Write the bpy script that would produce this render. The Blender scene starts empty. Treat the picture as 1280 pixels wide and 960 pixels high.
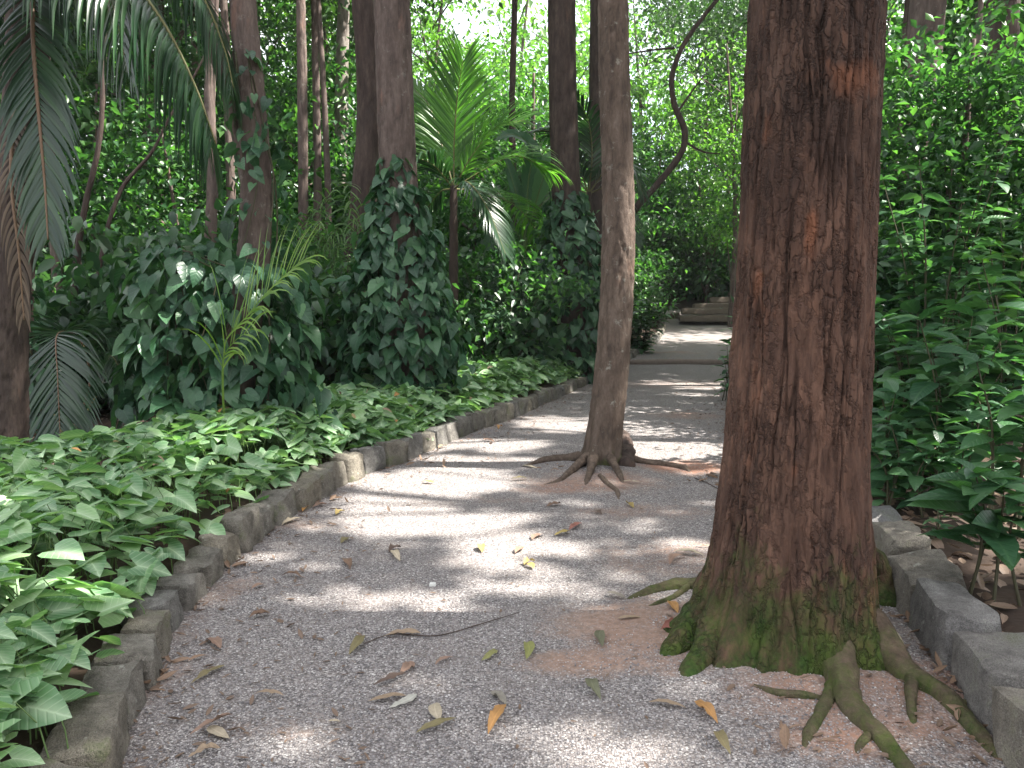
import bpy, math
import numpy as np
from mathutils import Matrix, Vector

S = bpy.context.scene
COL = S.collection
rad = math.radians
rng = np.random.default_rng(7)

# ------------------------------------------------------------------ camera
FPX, CAM_H, HORIZON = 1004.0, 1.55, 380.0
PITCH = math.atan((480 - HORIZON) / FPX)
cam_d = bpy.data.cameras.new('camera')
cam = bpy.data.objects.new('camera', cam_d)
COL.objects.link(cam)
cam.location = (0, 0, CAM_H)
cam.rotation_euler = (math.pi / 2 - PITCH, 0, 0)
cam_d.sensor_width = 36
cam_d.lens = 36 * FPX / 1280
cam_d.clip_end = 3000
S.camera = cam

# ------------------------------------------------------------------ light
SUN_AZ, SUN_EL = rad(93), rad(54)          # azimuth clockwise from +Y: the sun stands to the right
SUN_H = np.array([math.sin(SUN_AZ), math.cos(SUN_AZ)])
SUN_DIR = np.array([SUN_H[0] * math.cos(SUN_EL), SUN_H[1] * math.cos(SUN_EL), math.sin(SUN_EL)])
w = bpy.data.worlds.new('World')
S.world = w
w.use_nodes = True
nt = w.node_tree
sky = nt.nodes.new('ShaderNodeTexSky')
sky.sky_type = 'NISHITA'
sky.sun_disc = False
sky.sun_elevation = SUN_EL
sky.sun_rotation = SUN_AZ
sky.air_density = 1.0
sky.dust_density = 2.5
tcw = nt.nodes.new('ShaderNodeTexCoord')
cn = nt.nodes.new('ShaderNodeTexNoise')
cn.inputs['Scale'].default_value = 2.2
cn.inputs['Detail'].default_value = 6
nt.links.new(tcw.outputs['Generated'], cn.inputs['Vector'])
cr = nt.nodes.new('ShaderNodeMapRange')
cr.inputs[1].default_value, cr.inputs[2].default_value = 0.35, 0.6
cr.inputs[3].default_value, cr.inputs[4].default_value = 0.45, 0.95
nt.links.new(cn.outputs[0], cr.inputs[0])
mx = nt.nodes.new('ShaderNodeMix')
mx.data_type = 'RGBA'
nt.links.new(cr.outputs[0], mx.inputs[0])
nt.links.new(sky.outputs[0], mx.inputs[6])
mx.inputs[7].default_value = (3.3, 3.25, 3.25, 1)          # thin white cloud, brighter than the blue
nt.links.new(mx.outputs[2], nt.nodes['Background'].inputs[0])
nt.nodes['Background'].inputs[1].default_value = 0.15
sl = bpy.data.lights.new('sun', 'SUN')
sl.energy = 5.0
sl.angle = rad(0.55)
sl.color = (1.0, 0.95, 0.88)
so = bpy.data.objects.new('sun', sl)
COL.objects.link(so)
so.rotation_euler = Vector(SUN_DIR).to_track_quat('Z', 'Y').to_euler()
S.view_settings.view_transform = 'Standard'
S.view_settings.look = 'None'
S.view_settings.gamma = 1
S.view_settings.exposure = 2.15
S.cycles.max_bounces = 8
S.cycles.diffuse_bounces = 4
S.cycles.transmission_bounces = 5
S.cycles.sample_clamp_indirect = 6

# ------------------------------------------------------------------ pixel helpers (photo pixels, 1280 x 960)
FWD = np.array([0, math.cos(PITCH), -math.sin(PITCH)])
UPV = np.array([0, math.sin(PITCH), math.cos(PITCH)])
CAMP = np.array([0, 0, CAM_H])


def ray(px, py):
    return FWD + UPV * (480 - py) / FPX + np.array([1, 0, 0]) * (px - 640) / FPX


def at(px, py, y):
    r = ray(px, py)
    return CAMP + r * (y / r[1])


def gp(px, py, z=0.0):
    r = ray(px, py)
    return CAMP + r * ((z - CAM_H) / r[2])


# ------------------------------------------------------------------ noise
def _h(ix, iy, iz, seed):
    n = (ix * 374761393 + iy * 668265263 + iz * 2147483647 + seed * 974711) & 0xFFFFFFFF
    n = ((n ^ (n >> 13)) * 1274126177) & 0xFFFFFFFF
    n = (n ^ (n >> 16)) & 0xFFFFFFFF
    return n / 4294967295.0


def vnoise(p, seed=0):
    p = np.asarray(p, float)
    i = np.floor(p).astype(np.int64)
    f = p - i
    f = f * f * (3 - 2 * f)
    out = 0
    for dx in (0, 1):
        for dy in (0, 1):
            for dz in (0, 1):
                wgt = (f[..., 0] if dx else 1 - f[..., 0]) * (f[..., 1] if dy else 1 - f[..., 1]) * (f[..., 2] if dz else 1 - f[..., 2])
                out = out + wgt * _h(i[..., 0] + dx, i[..., 1] + dy, i[..., 2] + dz, seed)
    return out


def fbm(p, seed=0, octv=3):
    p = np.asarray(p, float)
    a, s, t = 1.0, 0.0, 0.0
    for k in range(octv):
        s = s + a * vnoise(p * 2 ** k, seed + k * 17)
        t += a
        a *= 0.5
    return s / t


def n2(x, y, seed=0, octv=2):
    x = np.asarray(x, float)
    y = np.asarray(y, float)
    x, y = np.broadcast_arrays(x, y)
    return fbm(np.stack([x, y, np.zeros_like(x)], -1), seed, octv)


def sstep(a, b, x):
    t = np.clip((x - a) / (b - a), 0, 1)
    return t * t * (3 - 2 * t)


# ------------------------------------------------------------------ meshes and objects
def mesh_np(name, V, faces, attrs=None, smooth=True):
    """V (n,3); faces: list of (m,k) index arrays; attrs: {name: (n,) float or (n,3) vector} per vertex."""
    V = np.asarray(V, np.float32)
    if isinstance(faces, np.ndarray):
        faces = [faces]
    faces = [np.asarray(f, np.int32) for f in faces if len(f)]
    me = bpy.data.meshes.new(name)
    me.vertices.add(len(V))
    me.vertices.foreach_set('co', V.ravel())
    loops = np.concatenate([f.ravel() for f in faces])
    tot = np.concatenate([np.full(len(f), f.shape[1], np.int32) for f in faces])
    me.loops.add(len(loops))
    me.loops.foreach_set('vertex_index', loops)
    me.polygons.add(len(tot))
    me.polygons.foreach_set('loop_start', np.concatenate([[0], np.cumsum(tot)[:-1]]).astype(np.int32))
    me.polygons.foreach_set('loop_total', tot)
    me.polygons.foreach_set('use_smooth', np.full(len(tot), smooth, bool))
    me.update(calc_edges=True)
    for k, a in (attrs or {}).items():
        a = np.asarray(a, np.float32)
        if a.ndim == 2:
            at_ = me.attributes.new(k, 'FLOAT_VECTOR', 'POINT')
            at_.data.foreach_set('vector', a.ravel())
        else:
            at_ = me.attributes.new(k, 'FLOAT', 'POINT')
            at_.data.foreach_set('value', a)
    return me


def tag(o, label=None, cat=None, group=None, kind=None):
    if label: o['label'] = label
    if cat: o['category'] = cat
    if group: o['group'] = group
    if kind: o['kind'] = kind
    return o


def link(name, me, mat=None, parent=None, loc=(0, 0, 0), kind=None):
    o = bpy.data.objects.new(name, me)
    COL.objects.link(o)
    o.location = loc
    if mat is not None and not me.materials:
        me.materials.append(mat)
    if parent is not None:
        o.parent = parent
    if kind:
        o['kind'] = kind
    return o


def thing(name, label, cat, loc=(0, 0, 0), rz=0.0, group=None, kind=None):
    o = bpy.data.objects.new(name, None)
    COL.objects.link(o)
    o.empty_display_size = 0.2
    o.location = loc
    o.rotation_euler = (0, 0, rz)
    return tag(o, label, cat, group, kind)


def dup(root, loc, rz=0.0, sc=1.0, label=None, group=None):
    r = root.copy()
    COL.objects.link(r)
    r.location = loc
    r.rotation_euler = (0, 0, rz)
    r.scale = (sc, sc, sc)
    if label: r['label'] = label
    if group: r['group'] = group
    for ch in list(root.children):
        c = ch.copy()
        COL.objects.link(c)
        c.parent = r
        for g in list(ch.children):
            d = g.copy()
            COL.objects.link(d)
            d.parent = c
    return r


class MB:
    def __init__(s):
        s.V, s.F, s.A, s.n = [], {}, [], 0

    def add(s, V, F, A=None):
        V = np.asarray(V, float)
        s.V.append(V)
        for f in (F if isinstance(F, list) else [F]):
            f = np.asarray(f)
            s.F.setdefault(f.shape[1], []).append(f + s.n)
        s.A.append(np.zeros((len(V), 3)) if A is None else A)
        s.n += len(V)

    def mesh(s, name, smooth=True, attr=None):
        return mesh_np(name, np.concatenate(s.V), [np.concatenate(f) for f in s.F.values()],
                       {attr: np.concatenate(s.A)} if attr else None, smooth)


def resample(P, n, vals=None):
    """smooth curve through P (k,3) at n points; vals (k,) follows."""
    P = np.asarray(P, float)
    k = len(P)
    if k == 2:
        t = np.linspace(0, 1, n)
        Q = P[0] + (P[1] - P[0]) * t[:, None]
        return (Q, None if vals is None else vals[0] + (vals[1] - vals[0]) * t)
    L = np.concatenate([[0], np.cumsum(np.linalg.norm(np.diff(P, axis=0), axis=1))])
    s = np.linspace(0, L[-1], n)
    i = np.clip(np.searchsorted(L, s, side='right') - 1, 0, k - 2)
    t = ((s - L[i]) / (L[i + 1] - L[i]))[:, None]
    T = np.zeros_like(P)
    T[1:-1] = (P[2:] - P[:-2]) / (L[2:] - L[:-2])[:, None]
    T[0] = (P[1] - P[0]) / (L[1] - L[0])
    T[-1] = (P[-1] - P[-2]) / (L[-1] - L[-2])
    h = (L[i + 1] - L[i])[:, None]
    Q = (2 * t ** 3 - 3 * t ** 2 + 1) * P[i] + (t ** 3 - 2 * t ** 2 + t) * h * T[i] + (-2 * t ** 3 + 3 * t ** 2) * P[i + 1] + (t ** 3 - t ** 2) * h * T[i + 1]
    return Q, (None if vals is None else np.interp(s, L, vals))


def tube(P, R, nphi=8, disp=None, cap=True, up=(0.3, 1, 0.1)):
    """P (n,3), R (n,). disp(phi (n,m), s (n,1), R) -> radial offset. Returns V, [quads, tris]."""
    P = np.asarray(P, float)
    R = np.asarray(R, float)
    n = len(P)
    T = np.gradient(P, axis=0)
    T /= np.linalg.norm(T, axis=1)[:, None] + 1e-12
    X = np.zeros_like(P)
    x = np.cross(np.asarray(up, float), T[0])
    if np.linalg.norm(x) < 1e-3:
        x = np.cross([1, 0, 0], T[0])
    for i in range(n):
        x = x - T[i] * np.dot(x, T[i])
        x /= np.linalg.norm(x) + 1e-12
        X[i] = x
    Y = np.cross(T, X)
    ph = np.linspace(0, 2 * math.pi, nphi, endpoint=False)
    s = np.concatenate([[0], np.cumsum(np.linalg.norm(np.diff(P, axis=0), axis=1))])
    rr = np.repeat(R[:, None], nphi, 1)
    if disp is not None:
        rr = rr + disp(ph[None, :] + 0 * rr, s[:, None] + 0 * rr, rr)
    V = P[:, None, :] + rr[..., None] * (np.cos(ph)[None, :, None] * X[:, None, :] + np.sin(ph)[None, :, None] * Y[:, None, :])
    V = V.reshape(-1, 3)
    a = (np.arange(n - 1)[:, None] * nphi + np.arange(nphi)[None, :])
    b = (np.arange(n - 1)[:, None] * nphi + (np.arange(nphi)[None, :] + 1) % nphi)
    F = [np.stack([a, b, b + nphi, a + nphi], -1).reshape(-1, 4)]
    if cap:
        V = np.concatenate([V, P[-1:], P[:1]])
        j = np.arange(nphi)
        k = (j + 1) % nphi
        F.append(np.concatenate([np.stack([(n - 1) * nphi + j, (n - 1) * nphi + k, 0 * j + n * nphi], -1),
                                 np.stack([k, j, 0 * j + n * nphi + 1], -1)]))
    return V, F


# ------------------------------------------------------------------ node materials
def new_mat(name):
    m = bpy.data.materials.new(name)
    m.use_nodes = True
    return m, m.node_tree, m.node_tree.nodes['Principled BSDF'], m.node_tree.nodes['Material Output']


class NB:
    def __init__(s, nt):
        s.nt = nt

    def n(s, t, **kw):
        nd = s.nt.nodes.new(t)
        for k, v in kw.items():
            if k in nd.inputs.keys() if isinstance(k, str) else False:
                s.set(nd.inputs[k], v)
            else:
                setattr(nd, k, v)
        return nd

    def set(s, inp, v):
        if isinstance(v, bpy.types.NodeSocket):
            s.nt.links.new(v, inp)
        elif isinstance(v, (tuple, list)) and len(v) == 3 and inp.type == 'RGBA':
            inp.default_value = (*v, 1)
        else:
            inp.default_value = v

    def math(s, op, a, b=0.0, c=0.0, clamp=False):
        nd = s.nt.nodes.new('ShaderNodeMath')
        nd.operation = op
        nd.use_clamp = clamp
        for i, v in enumerate((a, b, c)):
            s.set(nd.inputs[i], v)
        return nd.outputs[0]

    def mix(s, f, a, b, typ='MIX'):
        nd = s.nt.nodes.new('ShaderNodeMix')
        nd.data_type = 'RGBA'
        nd.blend_type = typ
        s.set(nd.inputs[0], f)
        s.set(nd.inputs[6], a)
        s.set(nd.inputs[7], b)
        return nd.outputs[2]

    def ramp(s, f, stops):
        nd = s.nt.nodes.new('ShaderNodeValToRGB')
        el = nd.color_ramp.elements
        while len(el) < len(stops):
            el.new(0.5)
        for e, (p, c) in zip(el, stops):
            e.position = p
            e.color = (*c, 1) if not isinstance(c, float) else (c, c, c, 1)
        s.set(nd.inputs[0], f)
        return nd.outputs[0]

    def range(s, v, a, b, c=0.0, d=1.0):
        nd = s.nt.nodes.new('ShaderNodeMapRange')
        for i, x in enumerate((v, a, b, c, d)):
            s.set(nd.inputs[i], x)
        return nd.outputs[0]

    def noise(s, vec, scale, detail=4, rough=0.55, out=0):
        nd = s.nt.nodes.new('ShaderNodeTexNoise')
        s.set(nd.inputs['Vector'], vec)
        nd.inputs['Scale'].default_value = scale
        nd.inputs['Detail'].default_value = detail
        nd.inputs['Roughness'].default_value = rough
        return nd.outputs[out]

    def mapping(s, vec, scale=(1, 1, 1)):
        nd = s.nt.nodes.new('ShaderNodeMapping')
        s.set(nd.inputs[0], vec)
        nd.inputs['Scale'].default_value = scale
        return nd.outputs[0]

    def bump(s, h, strength, dist, normal=None):
        nd = s.nt.nodes.new('ShaderNodeBump')
        nd.inputs['Strength'].default_value = strength
        nd.inputs['Distance'].default_value = dist
        s.set(nd.inputs['Height'], h)
        if normal is not None:
            s.set(nd.inputs['Normal'], normal)
        return nd.outputs[0]

    def attr(s, name, out=2):
        nd = s.nt.nodes.new('ShaderNodeAttribute')
        nd.attribute_name = name
        return nd.outputs[out]

    def obj_co(s):
        return s.nt.nodes.new('ShaderNodeTexCoord').outputs['Object']

    def rand(s):
        a = s.nt.nodes.new('ShaderNodeNewGeometry').outputs['Random Per Island']
        b = s.nt.nodes.new('ShaderNodeObjectInfo').outputs['Random']
        return s.math('FRACT', s.math('ADD', a, b))


def leaf_mat(name, dark, mid, bright, rough=0.38, trans=0.35, tcol=None, vein=None, vein_amt=0.0, nveins=7.0, spec=0.5):
    m, nt, b, out = new_mat(name)
    N = NB(nt)
    r = N.rand()
    col = N.ramp(r, [(0.0, dark), (0.55, mid), (1.0, bright)])
    xyz = nt.nodes.new('ShaderNodeSeparateXYZ')
    N.set(xyz.inputs[0], N.attr('leafco', 1))
    ax = N.math('ABSOLUTE', xyz.outputs[0])
    if vein is not None:
        mid_v = N.range(ax, 0.0, 0.035, 1, 0)
        ph = N.math('SUBTRACT', xyz.outputs[1], N.math('MULTIPLY', ax, 0.9))
        wv = N.math('SINE', N.math('MULTIPLY', ph, nveins * 6.283))
        lat = N.math('MULTIPLY', N.range(wv, 0.8, 1.0, 0, 1), 0.4)
        v = N.math('MAXIMUM', mid_v, lat)
        v = N.math('MULTIPLY', v, vein_amt)
        col = N.mix(v, col, vein)
        hgt = N.math('SUBTRACT', 1.0, N.math('MAXIMUM', mid_v, N.range(wv, 0.2, 1.0, 0, 1)))
        N.set(b.inputs['Normal'], N.bump(hgt, 0.35, 0.004))
    if vein is not None and vein_amt > .4:                     # pale blade centre
        col = N.mix(N.range(ax, 0.0, 0.24, .55, 0), col, vein)
    big = N.noise(N.attr('leafco', 1), 3.0, 3)
    col = N.mix(N.range(big, 0.35, 0.75, 0, 0.35), col, N.mix(1.0, col, (0.72, 0.78, 0.66), 'MULTIPLY'))
    N.set(b.inputs['Base Color'], col)
    b.inputs['Roughness'].default_value = rough
    b.inputs['Specular IOR Level'].default_value = spec
    t = nt.nodes.new('ShaderNodeBsdfTranslucent')
    N.set(t.inputs[0], N.mix(1.0, col, tcol or (1.25, 1.65, 0.6), 'MULTIPLY'))
    ms = nt.nodes.new('ShaderNodeMixShader')
    ms.inputs[0].default_value = trans
    nt.links.new(b.outputs[0], ms.inputs[1])
    nt.links.new(t.outputs[0], ms.inputs[2])
    nt.links.new(ms.outputs[0], out.inputs[0])
    return m


def bark_mat(name, dark, mid, light, accent=None, accent_amt=0.0, moss_top=0.0, moss_col=(0.06, 0.13, 0.015), moss_thr=0.84, stretch=0.14, scale=14.0, lichen=0.0, fibre=False):
    m, nt, b, out = new_mat(name)
    N = NB(nt)
    oc = N.obj_co()
    st = N.mapping(oc, (1, 1, stretch))
    f1 = N.noise(st, scale, 6, 0.65)
    f2 = N.noise(N.mapping(oc, (1, 1, 0.45)), 2.3, 4)
    f3 = N.noise(N.mapping(oc, (1, 1, stretch * 1.6)), scale * 4.5, 4, 0.7)
    cav = N.attr('cav')
    col = N.ramp(f1, [(0.28, dark), (0.5, mid), (0.74, light)])
    col = N.mix(N.range(f3, 0.3, 0.7, 0.0, 0.42), col, dark)
    col = N.mix(N.range(f2, 0.35, 0.7, 0, 0.55), col, N.mix(1.0, col, (0.62, 0.6, 0.6), 'MULTIPLY'))
    hx_ = None
    if fibre:                                                   # overlapping scales, hairline fissures, old grey plates higher up
        wob = nt.nodes.new('ShaderNodeVectorMath')
        wob.operation = 'ADD'
        N.set(wob.inputs[0], oc)
        ws = nt.nodes.new('ShaderNodeVectorMath')
        ws.operation = 'SCALE'
        N.set(ws.inputs[0], N.noise(oc, 16, 4, 0.65, out=1))
        ws.inputs['Scale'].default_value = 0.075
        N.set(wob.inputs[1], ws.outputs[0])
        vo = nt.nodes.new('ShaderNodeTexVoronoi')
        vo.feature = 'DISTANCE_TO_EDGE'
        N.set(vo.inputs['Vector'], N.mapping(wob.outputs[0], (1, 1, 0.30)))
        vo.inputs['Scale'].default_value = 27
        vc = nt.nodes.new('ShaderNodeTexVoronoi')
        N.set(vc.inputs['Vector'], N.mapping(wob.outputs[0], (1, 1, 0.30)))
        vc.inputs['Scale'].default_value = 27
        sc_ = nt.nodes.new('ShaderNodeSeparateColor')
        N.set(sc_.inputs[0], vc.outputs['Color'])
        col = N.mix(1.0, col, N.ramp(sc_.outputs[0], [(0.0, (0.78, 0.76, 0.76)), (0.6, (1.0, 0.98, 0.97)), (1.0, (1.25, 1.2, 1.16))]), 'MULTIPLY')
        patch = N.range(N.noise(N.mapping(oc, (1, 1, .4)), 5, 4), .38, .6)
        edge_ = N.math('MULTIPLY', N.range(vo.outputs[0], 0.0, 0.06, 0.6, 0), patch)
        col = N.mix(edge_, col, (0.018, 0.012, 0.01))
        fb = N.noise(N.mapping(oc, (1, 1, 0.2)), 60, 5, 0.72)
        col = N.mix(1.0, col, N.ramp(fb, [(0.3, (0.7, 0.68, 0.68)), (0.5, (0.98, 0.97, 0.96)), (0.7, (1.2, 1.16, 1.13))]), 'MULTIPLY')
        sep0 = nt.nodes.new('ShaderNodeSeparateXYZ')
        N.set(sep0.inputs[0], oc)
        up_ = N.range(N.math('ADD', sep0.outputs[2], N.math('MULTIPLY', N.noise(N.mapping(oc, (1, 1, .35)), 4.5, 5, .65), 1.6)), 2.55, 3.1, 0, .75)
        col = N.mix(up_, col, N.mix(1.0, col, (0.62, 0.68, 0.72), 'MULTIPLY'))
        hx_ = N.math('ADD', N.math('MULTIPLY', N.range(vo.outputs[0], 0.0, 0.16, 0, 1), patch), N.math('MULTIPLY', fb, 0.5))
    if accent is not None:
        am = N.math('MULTIPLY', N.range(N.noise(N.mapping(oc, (1, 1, 0.3)), 4.6, 5, 0.6), 0.60, 0.70), N.range(f1, 0.35, 0.6))
        am = N.math('MULTIPLY', am, accent_amt)
        am = N.math('MAXIMUM', am, N.math('MULTIPLY', N.math('MULTIPLY', N.attr('scar'), 0.62), N.range(f1, 0.25, 0.55, 0.3, 1.0)))
        col = N.mix(am, col, accent)
    if lichen:
        lm = N.range(N.noise(oc, 9, 5, 0.7), 0.60, 0.68, 0, lichen)
        col = N.mix(lm, col, (0.33, 0.33, 0.28))
    col = N.mix(N.math('MULTIPLY', cav, 0.4), col, (0.016, 0.011, 0.009))  # shade inside cracks and under flakes, painted into the bark colour
    if moss_top > 0:
        sep = nt.nodes.new('ShaderNodeSeparateXYZ')
        N.set(sep.inputs[0], oc)
        hh = N.range(sep.outputs[2], 0.02, moss_top, 1, 0)
        mn = N.noise(N.mapping(oc, (1, 1, 0.6)), 9, 8, 0.74)
        mm = N.range(N.math('ADD', N.math('MULTIPLY', hh, 0.5), mn), moss_thr, moss_thr + .28)
        mc = N.mix(N.range(N.noise(oc, 60, 4, .7), .3, .7), (0.012, 0.028, 0.005), moss_col)
        mc = N.mix(N.range(N.noise(oc, 5, 3), 0.45, 0.65, 0, 0.5), mc, (0.085, 0.105, 0.022))
        col = N.mix(mm, col, mc)
    N.set(b.inputs['Base Color'], col)
    b.inputs['Roughness'].default_value = 0.88
    b.inputs['Specular IOR Level'].default_value = 0.25
    h = N.math('ADD', f1, N.math('MULTIPLY', f3, 0.5))
    if hx_ is not None:
        h = N.math('ADD', N.math('MULTIPLY', h, .5), hx_)
    N.set(b.inputs['Normal'], N.bump(h, 0.85, 0.02))
    return m


def plain_mat(name, col, col2=None, rough=0.8, scale=20, bump=0.0, trans=0.0, spec=0.3):
    m, nt, b, out = new_mat(name)
    N = NB(nt)
    oc = N.obj_co()
    c = N.mix(N.noise(oc, scale, 4), col, col2 or tuple(x * 0.55 for x in col))
    N.set(b.inputs['Base Color'], c)
    b.inputs['Roughness'].default_value = rough
    b.inputs['Specular IOR Level'].default_value = spec
    if bump:
        N.set(b.inputs['Normal'], N.bump(N.noise(oc, scale * 2, 5), 0.6, bump))
    if trans:
        t = nt.nodes.new('ShaderNodeBsdfTranslucent')
        N.set(t.inputs[0], c)
        ms = nt.nodes.new('ShaderNodeMixShader')
        ms.inputs[0].default_value = trans
        nt.links.new(b.outputs[0], ms.inputs[1])
        nt.links.new(t.outputs[0], ms.inputs[2])
        nt.links.new(ms.outputs[0], out.inputs[0])
    return m


def gravel_mat():
    m, nt, b, out = new_mat('gravel_with_clay')
    N = NB(nt)
    oc = N.obj_co()
    vo = nt.nodes.new('ShaderNodeTexVoronoi')
    N.set(vo.inputs['Vector'], oc)
    vo.inputs['Scale'].default_value = 120
    sep = nt.nodes.new('ShaderNodeSeparateColor')
    N.set(sep.inputs[0], vo.outputs['Color'])
    g = N.ramp(sep.outputs[0], [(0.0, (0.075, 0.07, 0.07)), (0.35, (0.185, 0.172, 0.168)), (0.7, (0.30, 0.28, 0.272)), (0.93, (0.41, 0.39, 0.37)), (1.0, (0.62, 0.6, 0.57))])
    g = N.mix(N.range(sep.outputs[1], 0.6, 1.0, 0, 0.5), g, (0.23, 0.19, 0.17))
    gap = N.range(vo.outputs['Distance'], 0.45, 0.75, 0, 0.6)
    g = N.mix(gap, g, (0.05, 0.042, 0.04))
    mid = N.noise(oc, 2.0, 5, 0.65)
    g = N.mix(N.range(mid, 0.42, 0.72, 0, 0.45), g, (0.2, 0.172, 0.155))
    cl = N.attr('clay')
    cn = N.math('ADD', N.math('MULTIPLY', N.noise(oc, 24, 6, 0.75), 0.6), N.math('MULTIPLY', N.noise(oc, 3.5, 5, 0.7), 0.7))
    cm = N.range(N.math('ADD', cl, N.math('MULTIPLY', N.math('SUBTRACT', cn, 0.65), 2.8)), 0.25, 1.1)
    cc = N.ramp(N.noise(oc, 30, 5, 0.7), [(0.3, (0.16, 0.115, 0.09)), (0.55, (0.26, 0.19, 0.15)), (0.8, (0.37, 0.285, 0.235))])
    red = N.attr('red')
    cc = N.mix(N.math('MULTIPLY', red, 0.7), cc, (0.31, 0.125, 0.065))
    cm2 = N.math('MULTIPLY', cm, N.range(sep.outputs[2], 0.72, 0.85, 1.0, 0.55))
    col = N.mix(cm2, g, cc)
    N.set(b.inputs['Base Color'], col)
    b.inputs['Roughness'].default_value = 0.9
    b.inputs['Specular IOR Level'].default_value = 0.3
    hv = N.math('SUBTRACT', 1.0, vo.outputs['Distance'])
    hv = N.math('MULTIPLY', hv, N.math('SUBTRACT', 1.0, N.math('MULTIPLY', cm, 0.7)))
    N.set(b.inputs['Normal'], N.bump(N.math('ADD', hv, N.math('MULTIPLY', N.noise(oc, 60, 3), 0.3)), 0.9, 0.006))
    return m


def stone_mat(name='kerb_stone_granite', base=(0.205, 0.198, 0.178), dk=(0.09, 0.085, 0.075), lt=(0.37, 0.36, 0.335), moss=0.7):
    m, nt, b, out = new_mat(name)
    N = NB(nt)
    oc = N.obj_co()
    oi = nt.nodes.new('ShaderNodeObjectInfo')
    off = nt.nodes.new('ShaderNodeVectorMath')
    off.operation = 'ADD'
    N.set(off.inputs[0], oc)
    comb = nt.nodes.new('ShaderNodeCombineXYZ')
    N.set(comb.inputs[0], N.math('MULTIPLY', oi.outputs['Random'], 37.0))
    N.set(off.inputs[1], comb.outputs[0])
    v = off.outputs[0]
    n1 = N.noise(v, 9, 6, 0.68)
    n2_ = N.noise(v, 55, 4, 0.7)
    col = N.ramp(n1, [(0.3, dk), (0.52, base), (0.75, lt)])
    col = N.mix(N.range(n2_, 0.3, 0.7, 0, 0.45), col, N.mix(1.0, col, (0.5, 0.48, 0.46), 'MULTIPLY'))
    n3 = N.noise(v, 190, 3, 0.8)
    col = N.mix(1.0, col, N.ramp(n3, [(0.32, (0.45, 0.44, 0.43)), (0.5, (1.0, 1.0, 1.0)), (0.68, (1.45, 1.44, 1.42))]), 'MULTIPLY')
    tint = N.mix(oi.outputs['Random'], (0.85, 0.86, 0.9), (1.08, 1.0, 0.86))
    col = N.mix(1.0, col, tint, 'MULTIPLY')
    lich = N.range(N.noise(v, 14, 5, 0.75), 0.62, 0.68, 0, 0.55)
    col = N.mix(lich, col, (0.42, 0.43, 0.38))
    ms = N.range(N.noise(v, 4.5, 5, 0.7), 0.56, 0.68, 0, moss)
    col = N.mix(ms, col, N.mix(n2_, (0.03, 0.05, 0.01), (0.1, 0.12, 0.03)))
    N.set(b.inputs['Base Color'], col)
    b.inputs['Roughness'].default_value = 0.9
    N.set(b.inputs['Normal'], N.bump(N.math('ADD', N.math('ADD', n1, N.math('MULTIPLY', n2_, 0.6)), N.math('MULTIPLY', n3, 0.25)), 1.0, 0.03))
    return m


M = {}
M['gravel'] = gravel_mat()
M['stone'] = stone_mat()
M['stone_grey'] = stone_mat('kerb_stone_grey', (0.22, 0.215, 0.205), (0.11, 0.105, 0.1), (0.37, 0.365, 0.35), 0.45)
M['soil'] = plain_mat('forest_soil', (0.075, 0.05, 0.036), (0.03, 0.021, 0.016), 0.95, 9, 0.02)
M['timber'] = plain_mat('weathered_timber', (0.17, 0.135, 0.105), (0.085, 0.066, 0.052), 0.9, 12, 0.01)
M['log'] = plain_mat('path_log', (0.26, 0.21, 0.17), (0.14, 0.11, 0.09), 0.9, 10, 0.01)
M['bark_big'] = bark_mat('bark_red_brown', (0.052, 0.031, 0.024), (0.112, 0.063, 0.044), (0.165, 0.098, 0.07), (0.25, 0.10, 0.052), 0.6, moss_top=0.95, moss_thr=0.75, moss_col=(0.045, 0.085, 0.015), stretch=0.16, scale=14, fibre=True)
M['bark_path'] = bark_mat('bark_grey_brown', (0.05, 0.037, 0.03), (0.125, 0.092, 0.07), (0.2, 0.155, 0.125), (0.26, 0.12, 0.07), 0.3, moss_top=0.42, moss_col=(0.08, 0.11, 0.03), stretch=0.3, scale=13, lichen=0.5)
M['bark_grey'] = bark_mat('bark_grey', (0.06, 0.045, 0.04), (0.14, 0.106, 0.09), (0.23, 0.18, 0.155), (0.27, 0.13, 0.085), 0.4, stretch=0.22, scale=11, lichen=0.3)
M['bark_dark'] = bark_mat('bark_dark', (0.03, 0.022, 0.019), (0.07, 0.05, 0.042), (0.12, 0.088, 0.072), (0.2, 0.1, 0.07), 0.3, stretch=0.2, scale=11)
M['bark_pale'] = bark_mat('bark_pale', (0.14, 0.12, 0.1), (0.26, 0.23, 0.2), (0.4, 0.37, 0.33), None, 0, stretch=0.3, scale=9, lichen=0.3)
M['root'] = bark_mat('bark_root', (0.05, 0.037, 0.026), (0.13, 0.095, 0.066), (0.23, 0.175, 0.125), None, 0, moss_top=0.6, moss_col=(0.06, 0.09, 0.018), moss_thr=0.84, stretch=0.8, scale=18)
M['root_bare'] = bark_mat('bark_root_bare', (0.05, 0.037, 0.028), (0.125, 0.092, 0.07), (0.22, 0.17, 0.13), None, 0, moss_top=0.5, moss_col=(0.08, 0.10, 0.03), moss_thr=1.06, stretch=0.8, scale=18)
M['stem'] = plain_mat('green_brown_stem', (0.06, 0.07, 0.03), (0.05, 0.035, 0.025), 0.7, 15)
M['petiole'] = plain_mat('green_petiole', (0.10, 0.17, 0.05), (0.07, 0.12, 0.035), 0.5, 15)
M['rachis'] = plain_mat('palm_rachis', (0.13, 0.14, 0.045), (0.1, 0.08, 0.035), 0.5, 8)
M['rachis_brown'] = plain_mat('palm_rachis_brown', (0.22, 0.14, 0.09), (0.13, 0.08, 0.05), 0.6, 8)
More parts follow.
